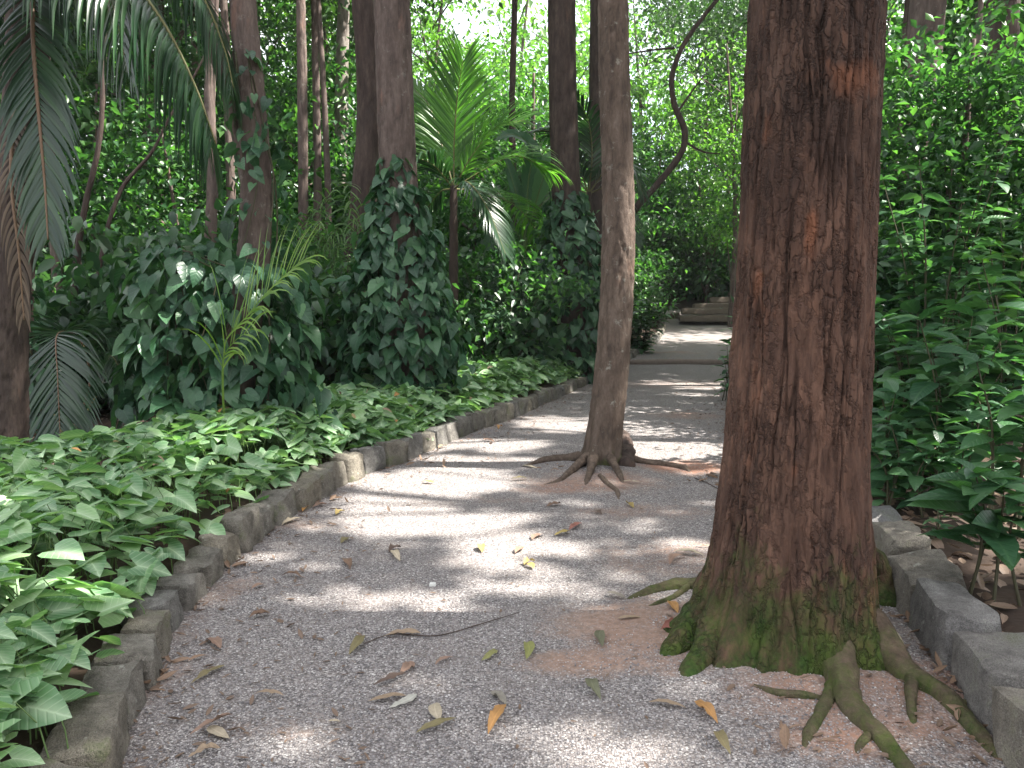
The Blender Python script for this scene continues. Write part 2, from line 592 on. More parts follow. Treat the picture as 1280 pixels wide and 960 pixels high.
M['cover'] = leaf_mat('ground_cover_leaf', (0.095, 0.195, 0.095), (0.16, 0.295, 0.14), (0.25, 0.39, 0.18), 0.45, 0.28, vein=(0.46, 0.58, 0.40), vein_amt=0.8, nveins=5)
M['ivy'] = leaf_mat('ivy_leaf', (0.02, 0.056, 0.032), (0.038, 0.104, 0.054), (0.085, 0.18, 0.085), 0.36, 0.25, vein=(0.12, 0.23, 0.13), vein_amt=0.3, nveins=4, spec=0.42)
M['shrub'] = leaf_mat('shrub_leaf', (0.028, 0.08, 0.04), (0.055, 0.135, 0.064), (0.10, 0.21, 0.088), 0.33, 0.34, vein=(0.12, 0.23, 0.11), vein_amt=0.35, nveins=8, spec=0.5)
M['under'] = leaf_mat('understorey_leaf', (0.018, 0.05, 0.027), (0.036, 0.088, 0.043), (0.065, 0.135, 0.055), 0.36, 0.3)
M['forest'] = leaf_mat('forest_leaf', (0.022, 0.062, 0.028), (0.046, 0.12, 0.044), (0.10, 0.215, 0.06), 0.38, 0.46)
M['forest_lime'] = leaf_mat('forest_leaf_lime', (0.05, 0.115, 0.034), (0.092, 0.19, 0.048), (0.16, 0.285, 0.065), 0.42, 0.55)
M['canopy'] = leaf_mat('canopy_leaf', (0.03, 0.07, 0.025), (0.045, 0.10, 0.035), (0.07, 0.14, 0.045), 0.45, 0.25)
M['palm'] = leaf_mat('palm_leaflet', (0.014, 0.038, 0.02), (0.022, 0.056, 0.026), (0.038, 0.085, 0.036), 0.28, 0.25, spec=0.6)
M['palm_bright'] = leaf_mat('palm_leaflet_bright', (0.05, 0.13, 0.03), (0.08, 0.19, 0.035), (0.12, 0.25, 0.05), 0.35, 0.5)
M['grass'] = leaf_mat('arching_blade', (0.09, 0.19, 0.025), (0.14, 0.25, 0.035), (0.2, 0.3, 0.06), 0.35, 0.4)

# ------------------------------------------------------------------ terrain: kerb lines and heights
LK_PX = [(120, 1010), (155, 960), (180, 880), (240, 760), (330, 672), (399, 626), (451, 598), (515, 574), (597, 539), (654, 518), (702, 496), (740, 478)]
LK = [np.array([-1.12, 1.6, 0])] + [gp(*p) for p in LK_PX] + [np.array([3.0, 20.6, 0]), np.array([3.75, 22.7, 0]), np.array([4.7, 25.5, 0]), np.array([5.9, 31.0, 0]), np.array([6.2, 34.0, 0])]
LK = np.array(LK)
RK = np.array([[1.55, 1.6, 0], [1.65, 2.4, 0], [1.77, 3.08, 0], [1.87, 3.5, 0], [2.0, 4.08, 0], [2.2, 4.96, 0], [2.34, 6.5, 0], [2.46, 8.0, 0], [2.68, 9.7, 0], [3.5, 13.0, 0], [4.35, 16.0, 0], [5.75, 20.7, 0], [7.2, 25.5, 0], [8.8, 30, 0], [10, 34, 0]])
_ls, _ = resample(LK, 400)
_rs, _ = resample(RK, 400)


def Lx(y): return np.interp(y, _ls[:, 1], _ls[:, 0])
def Rx(y): return np.interp(y, _rs[:, 1], _rs[:, 0])


STEP_Y = 20.7


def slope(y):
    y = np.asarray(y, float)
    z = np.where(y < STEP_Y, 0.0, 0.10 + (y - STEP_Y) * 0.065)
    z = np.where(y > 31, 0.10 + 10.3 * 0.065 + (y - 31) * 0.22, z)
    return np.minimum(z, 0.77 + 4.0) - 0.0


MOUNDS = [(gp(745, 588), 0.9, 0.05), (gp(960, 800), 1.0, 0.055)]


def path_z(x, y):
    z = slope(y) + 0.02 * (n2(x * 0.9, y * 0.9, 3) - 0.5) + 0.006 * (n2(x * 6, y * 6, 4) - 0.5)
    for c, r, h in MOUNDS:
        d = np.hypot(x - c[0], y - c[1])
        z = z + h * np.exp(-(d / r) ** 2 * 2.2)
    return z


def ground_z(x, y):
    x = np.asarray(x, float)
    y = np.asarray(y, float)
    dl = Lx(y) - x
    dr = x - Rx(y)
    z0 = slope(y)
    inside = (dl < 0.12) & (dr < 0.12)
    bed = np.where(dl > dr, 0.10 + 0.015 * np.clip(dl, 0, 12), 0.14 + 0.055 * np.clip(dr, 0, 14))
    k = sstep(0.08, 0.26, np.maximum(dl, dr))
    rough = 0.05 * (n2(x * 1.3, y * 1.3, 9) - 0.5) + np.where(np.hypot(x, y) > 12, 0.3 * (n2(x * 0.25, y * 0.25, 10) - 0.5), 0)
    z = z0 + np.where(inside, -0.06, -0.06 + k * (bed + 0.06 + rough))
    far = sstep(34, 60, y) * 2.5
    return z + far * np.where(inside, 1, 1)


def tri_grid(xs, ys, zf):
    X, Y = np.meshgrid(xs, ys)
    Z = zf(X, Y)
    V = np.stack([X, Y, Z], -1).reshape(-1, 3)
    nx, ny = len(xs), len(ys)
    a = (np.arange(ny - 1)[:, None] * nx + np.arange(nx - 1)[None, :]).reshape(-1)
    return V, np.stack([a, a + 1, a + nx + 1, a + nx], -1)


xs = np.concatenate([[-900, -400, -180, -90, -50, -30, -20], np.arange(-14, 14.01, 0.16), [18, 24, 32, 50, 90, 180, 400, 900]])
ys = np.concatenate([[-900, -300, -100, -40, -15, -5, -1], np.arange(0.5, 24, 0.16), np.arange(24, 40, 0.5), [44, 50, 60, 80, 120, 200, 400, 1200]])
V, F = tri_grid(xs, ys, ground_z)
link('ground', mesh_np('ground', V, F), M['soil'], kind='structure')

# clay stains on the gravel, as ground ellipses (centre px, radii in metres, strength, redness)
CLAY = [((740, 605), .75, .5, .9, .35), ((700, 612), .5, .25, .8, .6), ((855, 585), .6, .5, 1.0, .9), ((800, 640), .8, .3, .55, .2), ((860, 700), .8, .5, .6, .2),
        ((800, 790), .5, .42, 1.25, .2), ((735, 832), .38, .16, 1.2, .2), ((840, 830), .4, .2, .8, .2), ((1100, 880), .8, .6, .75, .45), ((1060, 930), .4, .2, .8, .6),
        ((1170, 860), .35, .35, .8, .7), ((620, 625), .5, .15, .4, .2), ((275, 740), .25, .3, .6, .1), ((370, 655), .3, .2, .55, .1), ((330, 915), .35, .12, .45, .1),
        ((540, 535), 1.0, .5, .4, .1), ((830, 480), 2.0, 1.2, .45, .15), ((860, 520), .7, .6, .6, .4), ((840, 450), 1.5, .4, .6, .3), ((880, 420), 1.2, .8, .6, .6), ((205, 850), .15, .3, .45, .05)]


def path_sheet(y0, y1, zoff):
    ny = int((y1 - y0) / 0.05) if y1 < 12 else int((y1 - y0) / 0.09)
    yy = np.linspace(y0, y1, ny)
    uu = np.linspace(0, 1, 84)
    lx, rx = Lx(yy) - 0.09, Rx(yy) + 0.09
    X = lx[:, None] + (rx - lx)[:, None] * uu[None, :]
    Y = np.repeat(yy[:, None], len(uu), 1)
    Z = path_z(X, Y) + zoff
    V = np.stack([X, Y, Z], -1).reshape(-1, 3)
    a = (np.arange(ny - 1)[:, None] * len(uu) + np.arange(len(uu) - 1)[None, :]).reshape(-1)
    F = np.stack([a, a + 1, a + len(uu) + 1, a + len(uu)], -1)
    clay = np.zeros(len(V))
    red = np.zeros(len(V))
    for (p, rx_, ry_, s, rd) in CLAY:
        c = gp(*p)
        d = np.sqrt(((V[:, 0] - c[0]) / rx_) ** 2 + ((V[:, 1] - c[1]) / ry_) ** 2)
        k = s * (1 - sstep(0.35, 1.25, d))
        clay = np.maximum(clay, k)
        red = np.maximum(red, rd * (1 - sstep(0.3, 1.0, d)))
    edge = np.minimum(V[:, 0] - Lx(V[:, 1]), Rx(V[:, 1]) - V[:, 0])
    clay = np.maximum(clay, 0.34 * (1 - sstep(0.0, 0.22, edge)))
    return V, F, clay, red


PV, PF, pc, pr = path_sheet(1.4, STEP_Y + 0.02, 0.004)
link('path', mesh_np('path', PV, PF, {'clay': pc, 'red': pr}), M['gravel'], kind='structure')
V, F, c_, r_ = path_sheet(STEP_Y + 0.05, 33.5, 0.004)
link('path', mesh_np('upper_path', V, F, {'clay': np.maximum(c_, 0.3), 'red': r_}), M['gravel'], kind='structure')

# loose stones of the gravel near the viewer: too many and too small to pick apart
ico = np.array([[0, 0, 1], [1, 0, 0], [0, 1, 0], [-1, 0, 0], [0, -1, 0], [0, 0, -0.6]], float)
icf = np.array([[0, 1, 2], [0, 2, 3], [0, 3, 4], [0, 4, 1], [5, 2, 1], [5, 3, 2], [5, 4, 3], [5, 1, 4]])
n = 95000
yy = 1.9 + 8.0 * rng.random(n) ** 2.0
xx = Lx(yy) + (Rx(yy) - Lx(yy)) * rng.random(n)
cl = np.zeros(n)
for (p, rx_, ry_, s, rd) in CLAY:
    c = gp(*p)
    d = np.sqrt(((xx - c[0]) / rx_) ** 2 + ((yy - c[1]) / ry_) ** 2)
    cl = np.maximum(cl, s * (1 - sstep(0.35, 1.2, d)))
keep = rng.random(n) > cl * (0.25 + 0.75 * sstep(.35, .65, n2(xx * 7, yy * 7, 61, 3)))
xx, yy = xx[keep], yy[keep]
n = len(xx)
sz = 0.0025 + 0.0036 * rng.random(n) ** 2
ang = rng.random(n) * 6.28
A = ico[None] * (sz[:, None, None] * (0.7 + 0.6 * rng.random((n, 6, 1)))) * np.array([1, 1, 0.75])
ca, sa = np.cos(ang)[:, None], np.sin(ang)[:, None]
PX = A[..., 0] * ca - A[..., 1] * sa + xx[:, None]
PY = A[..., 0] * sa + A[..., 1] * ca + yy[:, None]
PZ = A[..., 2] + (path_z(xx, yy) + 0.004 + sz * 0.3)[:, None]
V = np.stack([PX, PY, PZ], -1).reshape(-1, 3)
F = (icf[None] + (np.arange(n) * 6)[:, None, None]).reshape(-1, 3)
m, nt, b, out = new_mat('loose_gravel')
N = NB(nt)
N.set(b.inputs['Base Color'], N.ramp(nt.nodes.new('ShaderNodeNewGeometry').outputs['Random Per Island'],
      [(0.0, (0.085, 0.08, 0.083)), (0.4, (0.2, 0.188, 0.188)), (0.75, (0.31, 0.29, 0.285)), (0.95, (0.40, 0.38, 0.365)), (1.0, (0.55, 0.54, 0.52))]))
b.inputs['Roughness'].default_value = 0.75
tag(link('gravel', mesh_np('gravel', V, F, smooth=False), m), 'loose grey gravel scattered over the walking path', 'gravel', kind='stuff')

# ------------------------------------------------------------------ kerbs of separate stones
def stone_mesh(L, W, H, seed, chip=0.02, nu=(7, 5, 4)):
    """a roughly squared stone, base at z=0, rounded and chipped."""
    r = np.random.default_rng(seed)
    nx, ny, nz = nu
    pts, idx, faces = [], {}, []

    def vid(i, j, k):
        if (i, j, k) not in idx:
            idx[(i, j, k)] = len(pts)
            pts.append((i / nx * 2 - 1, j / ny * 2 - 1, k / nz * 2 - 1))
        return idx[(i, j, k)]
    for i in range(nx):
        for j in range(ny):
            faces.append((vid(i, j, nz), vid(i + 1, j, nz), vid(i + 1, j + 1, nz), vid(i, j + 1, nz)))
    for i in range(nx):
        for k in range(nz):
            faces.append((vid(i, 0, k), vid(i + 1, 0, k), vid(i + 1, 0, k + 1), vid(i, 0, k + 1)))
            faces.append((vid(i + 1, ny, k), vid(i, ny, k), vid(i, ny, k + 1), vid(i + 1, ny, k + 1)))
    for j in range(ny):
        for k in range(nz):
            faces.append((vid(0, j + 1, k), vid(0, j, k), vid(0, j, k + 1), vid(0, j + 1, k + 1)))
            faces.append((vid(nx, j, k), vid(nx, j + 1, k), vid(nx, j + 1, k + 1), vid(nx, j, k + 1)))
    P = np.array(pts)
    q = np.sign(P) * np.abs(P) ** 0.8
    ln = np.linalg.norm(q, axis=1)
    cr = np.clip(np.sort(np.abs(q), axis=1)[:, 1], 0, 1)       # near an edge: pull in
    q = q * (1 - 0.05 * cr[:, None] ** 8)
    q[:, 1:] *= (1 - 0.07 * np.abs(P[:, :1]) ** 6)
    sk = r.uniform(-0.11, 0.11, 4)
    P = np.stack([q[:, 0] * L / 2 * (1 + sk[0] * q[:, 1]), q[:, 1] * W / 2 * (1 - 0.10 * q[:, 2] + sk[1] * q[:, 0]), (q[:, 2] + 1) * H / 2 * (1 + sk[2] * 0.8 * q[:, 0] + sk[3] * 0.6 * q[:, 1])], -1)
    off = np.stack([vnoise(P * 9 + seed * 3.1, 1), vnoise(P * 9 + seed * 3.1, 2), vnoise(P * 9 + seed * 3.1, 3)], -1) - 0.5
    off2 = np.stack([vnoise(P * 26 + seed * 3.1, 4), vnoise(P * 26 + seed * 3.1, 5), vnoise(P * 26 + seed * 3.1, 6)], -1) - 0.5
    P = P + off * chip * 1.5 + off2 * chip * 0.8
    me = mesh_np('kerb_stone', P, np.array(faces), smooth=True)
    me.set_sharp_from_angle(angle=rad(34))
    return me


def build_kerb(name, line, side, mat, lens, H, W, y0, y1, label, seed, chip=.02):
    """stones laid end to end along the line; side +1 puts them to the left of the walking direction."""
    root = thing(name, label, 'kerb', tuple(line[0]), kind='structure')
    r = np.random.default_rng(seed)
    P, _ = resample(line, 900)
    s = np.concatenate([[0], np.cumsum(np.linalg.norm(np.diff(P, axis=0), axis=1))])
    pos = np.interp(y0, P[:, 1], s)
    end = np.interp(y1, P[:, 1], s)
    k = 0
    while pos < end:
        L = r.uniform(*lens)
        a = np.array([np.interp(pos, s, P[:, i]) for i in range(3)])
        b = np.array([np.interp(pos + L, s, P[:, i]) for i in range(3)])
        t = (b - a)
        Lr = np.linalg.norm(t)
        t /= Lr
        nrm = np.array([-t[1], t[0], 0]) * side
        w_ = W * r.uniform(0.88, 1.15)
        h_ = (H(a[1]) if callable(H) else H) * r.uniform(0.8, 1.15)
        c = (a + b) / 2 + nrm * (w_ / 2 + r.uniform(-0.025, 0.025))
        z = float(slope(c[1])) - 0.06
        me = stone_mesh(Lr + 0.004, w_, h_ + 0.06, seed * 100 + k, chip=chip, nu=(10, 7, 6))
        o = link('stone', me, mat, root)
        o.location = (c[0] - root.location[0], c[1] - root.location[1], z - root.location[2])
        o.rotation_euler = (r.uniform(-.04, .04), r.uniform(-.05, .05), math.atan2(t[1], t[0]) + r.uniform(-.05, .05))
        pos += L + r.uniform(.016, .04)
        k += 1
    return root


build_kerb('stone_kerb', LK, 1, M['stone'], (0.24, 0.42), lambda y: 0.155 + 0.05 * float(sstep(3.5, 6, y)) - 0.05 * float(sstep(9, 16, y)), 0.21, 1.7, 32.5,
           'curved kerb of rough brown mossy stones between gravel and leafy ground cover', 11, .024)
build_kerb('stone_kerb', RK, -1, M['stone_grey'], (0.36, 0.56), 0.235, 0.27, 1.7, 20.3,
           'kerb of big squared grey stones beside the mossy tree roots', 23, .022)

# ------------------------------------------------------------------ leaf templates: base at 0, tip at +Y
def sym(mids, outs, tris, lift, drop):
    """mirror a half outline; tris index mids as ('m',i) and outline as ('o',i)."""
    pts = [(0, y) for y in mids]
    k = len(pts)
    pts += [(x, y) for x, y in outs] + [(-x, y) for x, y in outs]
    no = len(outs)
    f = []
    for t in tris:
        a = [i if c == 'm' else k + i for c, i in t]
        bb = [i if c == 'm' else k + no + i for c, i in t]
        f.append(a)
        f.append(bb[::-1])
    P = np.array(pts, float)
    z = lift * np.abs(P[:, 0]) - drop * np.clip(P[:, 1], 0, 2) ** 2
    V = np.stack([P[:, 0], P[:, 1], z], -1)
    return V, np.array(f), np.stack([P[:, 0], P[:, 1], 0 * z], -1)


HT = [(('m', 0), ('o', 0), ('o', 1)), (('m', 0), ('o', 1), ('o', 2)), (('m', 0), ('o', 2), ('m', 1)), (('m', 1), ('o', 2), ('o', 3)), (('m', 1), ('o', 3), ('m', 2)), (('m', 2), ('o', 3), ('o', 4)), (('m', 2), ('o', 4), ('m', 3))]


def heart(lift=0.25, drop=0.3):
    return sym([0.0, .33, .66, 1.0], [(.17, -.2), (.37, -.1), (.44, .14), (.36, .43), (.19, .74)], HT, lift, drop)


def arrow(lift=0.22, drop=0.22, wd=1.0):
    return sym([0.0, .33, .66, 1.0], [(.19 * wd, -.27), (.34 * wd, -.22), (.33 * wd, .08), (.29 * wd, .42), (.15 * wd, .75)], HT, lift, drop)


OT = [(('m', 0), ('o', 0), ('m', 1)), (('m', 1), ('o', 0), ('o', 1)), (('m', 1), ('o', 1), ('m', 2)), (('m', 2), ('o', 1), ('o', 2)), (('m', 2), ('o', 2), ('m', 3)), (('m', 3), ('o', 2), ('o', 3)), (('m', 3), ('o', 3), ('m', 4))]


def ovate(lift=0.25, drop=0.35, wd=1.0):
    return sym([0.0, .25, .5, .75, 1.0], [(.13 * wd, .12), (.22 * wd, .4), (.18 * wd, .66), (.08 * wd, .87)], OT, lift, drop)


def small(lift=0.2):
    P = np.array([[0, 0, 0], [.27, .42, .27 * lift], [0, 1, -.15], [-.27, .42, .27 * lift]], float)
    return P, np.array([[0, 1, 2], [0, 2, 3]]), P * np.array([1, 1, 0])


def frames(d, nrm):
    d = d / (np.linalg.norm(d, axis=1)[:, None] + 1e-9)
    x = np.cross(d, nrm)
    x /= (np.linalg.norm(x, axis=1)[:, None] + 1e-9)
    z = np.cross(x, d)
    return np.stack([x, d, z], -1)            # columns


def leaf_cloud(tpl, P, R, s):
    V, F, A = tpl
    n = len(P)
    W = np.einsum('nij,kj->nki', R, V) * s[:, None, None] + P[:, None, :]
    FF = (F[None] + (np.arange(n) * len(V))[:, None, None]).reshape(-1, F.shape[1])
    return W.reshape(-1, 3), FF, np.tile(A, (n, 1))


def cloud_mesh(name, tpls, P, R, s):
    mb = MB()
    n = len(P)
    pick = np.arange(n) % len(tpls)
    for i, t in enumerate(tpls):
        k = pick == i
        if k.any():
            mb.add(*leaf_cloud(t, P[k], R[k], s[k]))
    return mb.mesh(name, attr='leafco')


def leaf_objs(parent, origin, meshes, mat, P, R, s, name='leaf', scale3=None):
    for me in meshes:
        if not me.materials:
            me.materials.append(mat)
    o0 = np.asarray(origin, float)
    base = [bpy.data.objects.new(name, me) for me in meshes]
    for i in range(len(P)):
        o = base[i] if i < len(base) else base[i % len(base)].copy()
        COL.objects.link(o)
        o.parent = parent
        m3 = R[i] * s[i]
        p = P[i] - o0
        o.matrix_local = Matrix(((m3[0, 0], m3[0, 1], m3[0, 2], p[0]), (m3[1, 0], m3[1, 1], m3[1, 2], p[1]), (m3[2, 0], m3[2, 1], m3[2, 2], p[2]), (0, 0, 0, 1)))


def tpl_mesh(name, t):
    return mesh_np(name, t[0], t[1], {'leafco': t[2]})


HEARTS = [heart(.28, .32), heart(.15, .5), heart(.4, .2)]
ARROWS = [arrow(.2, .18, 1.45), arrow(.1, .34, 1.55), arrow(.34, .08, 1.35), heart(.22, .2)]
OVATES = [ovate(.25, .35, 1.1), ovate(.12, .55, 1.3), ovate(.4, .2, 1.2)]
SMALL = [small(.2), small(.6)]
HEART_ME = [tpl_mesh('ivy_leaf', t) for t in HEARTS]
ARROW_ME = [tpl_mesh('ground_cover_leaf', t) for t in ARROWS]


def rdir(n, r=rng):
    v = r.normal(size=(n, 3))
    return v / np.linalg.norm(v, axis=1)[:, None]


# ------------------------------------------------------------------ trunks
def bark_disp(R0, seed, fu=13.0, fv=1.5, depth=0.02, fine=0.005, flare=0.0, flare_h=0.3, lobes=5, lobe_amt=0.35, toes=None):
    cavs = {}

    def f(ph, s, r):
        cx, cy = np.cos(ph) * R0, np.sin(ph) * R0
        wx = 0.05 * (fbm(np.stack([cx * 9, cy * 9, s * 3], -1), seed + 5, 3) - 0.5)
        cx2, cy2 = cx + wx, cy + wx * .7
        a = fbm(np.stack([cx2 * fu, cy2 * fu, s * fv], -1), seed, 2)
        wid = 0.04 + 0.16 * fbm(np.stack([cx * 6, cy * 6, s * 1.7], -1), seed + 3, 2)
        crack = (1 - sstep(0.0, 1.0, np.abs(2 * a - 1) / wid)) * sstep(.30, .48, fbm(np.stack([cx * 7, cy * 7, s * 1.6], -1), seed + 4, 2))
        a2 = vnoise(np.stack([cx2 * fu * 2.3, cy2 * fu * 2.3, s * fv * 2.0], -1), seed + 41)
        crack2 = (1 - sstep(0.0, .11, np.abs(2 * a2 - 1))) * sstep(.4, .6, vnoise(np.stack([cx * 11, cy * 11, s * 4], -1), seed + 6))
        t = fbm(np.stack([cx2 * fu * 1.1, cy2 * fu * 1.1, s * fv * 5], -1), seed + 31, 3) * 9     # stacked flakes: steps with a lip
        fr = t - np.floor(t)
        flake = (np.floor(t) + sstep(0.0, 0.22, fr)) / 9
        lip = (1 - sstep(0.0, 0.2, fr)) * sstep(.45, .6, vnoise(np.stack([cx * 14, cy * 14, s * 7], -1), seed + 8))
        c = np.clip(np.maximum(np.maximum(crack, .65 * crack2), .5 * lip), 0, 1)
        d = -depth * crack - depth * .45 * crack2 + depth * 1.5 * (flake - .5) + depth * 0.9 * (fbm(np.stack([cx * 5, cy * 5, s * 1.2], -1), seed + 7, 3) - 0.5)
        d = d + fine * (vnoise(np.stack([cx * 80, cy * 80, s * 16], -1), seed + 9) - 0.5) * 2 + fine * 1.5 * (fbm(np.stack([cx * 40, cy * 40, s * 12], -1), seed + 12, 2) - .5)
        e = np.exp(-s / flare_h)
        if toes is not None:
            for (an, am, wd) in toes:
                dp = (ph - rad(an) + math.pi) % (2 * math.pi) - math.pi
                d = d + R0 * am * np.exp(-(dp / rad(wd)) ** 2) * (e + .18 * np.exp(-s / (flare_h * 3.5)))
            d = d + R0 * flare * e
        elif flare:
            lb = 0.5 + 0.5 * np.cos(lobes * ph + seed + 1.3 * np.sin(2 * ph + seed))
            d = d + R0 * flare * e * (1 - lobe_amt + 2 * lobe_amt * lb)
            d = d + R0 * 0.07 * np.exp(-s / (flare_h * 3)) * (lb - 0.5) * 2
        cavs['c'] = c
        return d
    return f, cavs


def trunk(name, pts, radii, mat, parent, origin, nphi=64, ds=0.05, seed=1, scar=None, fine_to=None, **kw):
    P, R = resample(pts, max(4, int(np.linalg.norm(np.diff(np.asarray(pts), axis=0), axis=1).sum() / ds)), np.asarray(radii, float))
    if fine_to is not None:
        kz = (P[:, 2] < fine_to) | (np.arange(len(P)) % 20 == 0) | (np.arange(len(P)) == len(P) - 1)
        P, R = P[kz], R[kz]
    R0 = float(np.median(R))
    f, cav = bark_disp(R0, seed, **kw)
    V, F = tube(P, R, nphi, f, cap=True)
    c = np.concatenate([cav['c'].reshape(-1), [0, 0]])
    at_ = {'cav': c}
    sc = np.zeros(len(V))
    if scar:
        for (p, rx_, rz_) in scar:
            d = np.sqrt(((V[:, 0] - p[0]) / rx_) ** 2 + ((V[:, 2] - p[2]) / rz_) ** 2)
            nn = fbm(V * np.array([14, 14, 9]), 77, 3) - 0.5
            sc = np.maximum(sc, (1 - sstep(0.1, 1.35, d + nn * 2.4)) * (V[:, 1] < p[1]))
    at_['scar'] = sc
    me = mesh_np(name, V - np.asarray(origin), F, at_)
    return link(name, me, mat, parent)


def root_limb(pts, radii, parent, origin, mat, seed=1, nphi=20, name='root', n=60, rough=0.3):
    P, R = resample(pts, n, np.asarray(radii, float))

    def f(ph, s, r):
        c = np.stack([np.cos(ph) * 1.2, np.sin(ph) * 1.2, s * 9], -1)
        return r * rough * 2 * (fbm(c, seed, 3) - 0.5) + r * rough * 1.2 * (fbm(np.stack([np.cos(ph) * 3, np.sin(ph) * 3, s * 16], -1), seed + 2, 3) - .5)
    V, F = tube(P, R, nphi, f)
    return link(name, mesh_np(name, V - np.asarray(origin), F), mat, parent)


TREES = []           # (root, origin) of trees that carry canopy


# --- the big foreground tree
bo = gp(978, 818)
D = 3.55
big = thing('tree', 'massive red brown tree with mossy base and roots spreading over the gravel', 'tree', tuple(bo))
ax = [(978, 842), (980, 800), (988, 700), (992, 600), (998, 500), (1003, 400), (1009, 250), (1017, 50), (1022, -60)]
axp = [at(px, py, D) for px, py in ax]
axp[0][2] = -0.06
axp += [axp[-1] + np.array([.05, .05, 2.0]), axp[-1] + np.array([.1, .1, 5.0]), axp[-1] + np.array([.2, .1, 8.0])]
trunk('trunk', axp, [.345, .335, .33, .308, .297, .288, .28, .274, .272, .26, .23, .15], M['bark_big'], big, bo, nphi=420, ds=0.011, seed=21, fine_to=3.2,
      fu=26, fv=1.15, depth=0.016, fine=0.004, flare=0.22, flare_h=0.17,
      toes=[(190, .8, 15), (215, .45, 9), (236, .65, 12), (258, .4, 8), (276, .3, 7), (296, .45, 10), (330, .55, 15), (12, .6, 18), (60, .5, 20), (110, .5, 20), (150, .4, 15)],
      scar=[(at(1032, 115, D), .12, .075), (at(935, 355, D), .012, .07), (at(985, 300, D), .02, .09), (at(1040, 345, D), .02, .04), (at(965, 570, D), .015, .05), (at(1085, 715, D), .07, .1)])


def groundpts(pxs, lift):
    out = []
    for (px, py), l in zip(pxs, lift):
        p = gp(px, py)
        p[2] = float(path_z(p[0], p[1])) + l
        out.append(p)
    return out


mr = M['root']
root_limb(groundpts([(995, 775), (1034, 822), (1062, 890), (1095, 925), (1135, 968), (1160, 1000)], [.36, .10, .0, -.004, -.008, -.04]), [.12, .08, .052, .041, .034, .018], big, bo, mr, 3)
root_limb(groundpts([(1000, 760), (1080, 818), (1130, 852), (1180, 880), (1225, 925), (1262, 975)], [.36, .11, .012, .0, -.006, -.04]), [.12, .085, .056, .045, .038, .022], big, bo, mr, 5)
root_limb(groundpts([(1045, 862), (1030, 892), (1012, 922), (1003, 948)], [.01, .0, .002, -.015]), [.03, .026, .022, .01], big, bo, mr, 7)
root_limb(groundpts([(1140, 858), (1138, 885), (1141, 912)], [.02, .02, -.01]), [.026, .022, .014], big, bo, mr, 9)
root_limb(groundpts([(925, 790), (890, 822), (866, 845), (852, 858)], [.2, .03, -.005, -.03]), [.12, .08, .05, .02], big, bo, M['bark_big'], 11)
root_limb(groundpts([(910, 790), (868, 805), (842, 822), (828, 832)], [.2, .04, -.005, -.05]), [.12, .085, .055, .03], big, bo, M['bark_big'], 13)
root_limb(groundpts([(925, 748), (870, 742), (832, 742), (800, 750), (778, 756)], [.08, .02, .012, .0, -.015]), [.06, .04, .034, .024, .012], big, bo, mr, 15)
root_limb(groundpts([(942, 868), (975, 880), (1005, 882), (1032, 884)], [-.005, .012, .012, .0]), [.012, .016, .015, .01], big, bo, mr, 17)
root_limb(groundpts([(1065, 745), (1095, 748), (1110, 762)], [.2, .08, -.03]), [.12, .09, .05], big, bo, M['bark_big'], 18)
root_limb(groundpts([(1092, 922), (1075, 938), (1068, 956)], [.0, .002, -.012]), [.02, .014, .006], big, bo, mr, 41)
root_limb(groundpts([(1178, 880), (1205, 886), (1228, 880)], [.0, .004, -.012]), [.022, .016, .006], big, bo, mr, 42)
root_limb(groundpts([(860, 742), (842, 756), (820, 764), (806, 766)], [.01, .006, .002, -.01]), [.022, .018, .013, .006], big, bo, mr, 43)
TREES.append((big, bo))

# --- the slim tree standing in the path
D2 = 7.6
po = gp(752, 586)
slim = thing('tree', 'slender leaning grey brown tree growing in the middle of the path', 'tree', tuple(po))
ax = [(752, 592), (753, 570), (756, 540), (763, 480), (769, 400), (773, 300), (772, 200), (768, 100), (766, 0), (764, -60)]
axp = [at(px, py, D2) for px, py in ax]
axp += [axp[-1] + np.array([.0, .1, 3.0]), axp[-1] + np.array([.2, .2, 6.5])]
trunk('trunk', axp, [.2, .18, .168, .162, .158, .154, .146, .14, .137, .135, .12, .07], M['bark_path'], slim, po, nphi=90, ds=0.03, seed=33,
      fu=15, fv=5, depth=0.011, fine=0.004, flare=0.5, flare_h=0.12, lobes=7, lobe_amt=0.6)
root_limb(groundpts([(735, 583), (705, 578), (678, 580), (652, 585)], [0.055, 0.027, 0.02, -0.008]), [0.0576, 0.0396, 0.0324, 0.0108], slim, po, M['root_bare'], 21)
root_limb(groundpts([(735, 585), (712, 596), (698, 604), (668, 609)], [0.076, 0.0165, 0.0025, -0.015]), [0.0504, 0.0324, 0.0202, 0.0086], slim, po, M['root_bare'], 22)
root_limb(groundpts([(742, 588), (736, 600), (730, 612)], [0.09, 0.013, -0.022]), [0.0504, 0.0288, 0.0144], slim, po, M['root_bare'], 23)
root_limb(groundpts([(762, 588), (775, 600), (779, 608)], [0.09, 0.0165, -0.022]), [0.0432, 0.0252, 0.0144], slim, po, M['root_bare'], 24)
root_limb(groundpts([(750, 600), (762, 610), (771, 616), (774, 628)], [0.006, 0.006, 0.0004, -0.0185]), [0.0216, 0.023, 0.0216, 0.0144], slim, po, M['root_bare'], 25)
root_limb(groundpts([(778, 578), (805, 582), (835, 584), (856, 588), (864, 592)], [0.055, 0.0235, 0.0165, 0.0095, -0.022]), [0.0432, 0.0324, 0.0288, 0.0302, 0.0144], slim, po, M['root_bare'], 26)
root_limb(groundpts([(782, 588), (783, 574), (780, 558), (776, 546)], [.0, .08, .1, .1]), [.075, .075, .06, .02], slim, po, M['bark_dark'], 27, name='burl', rough=.4)
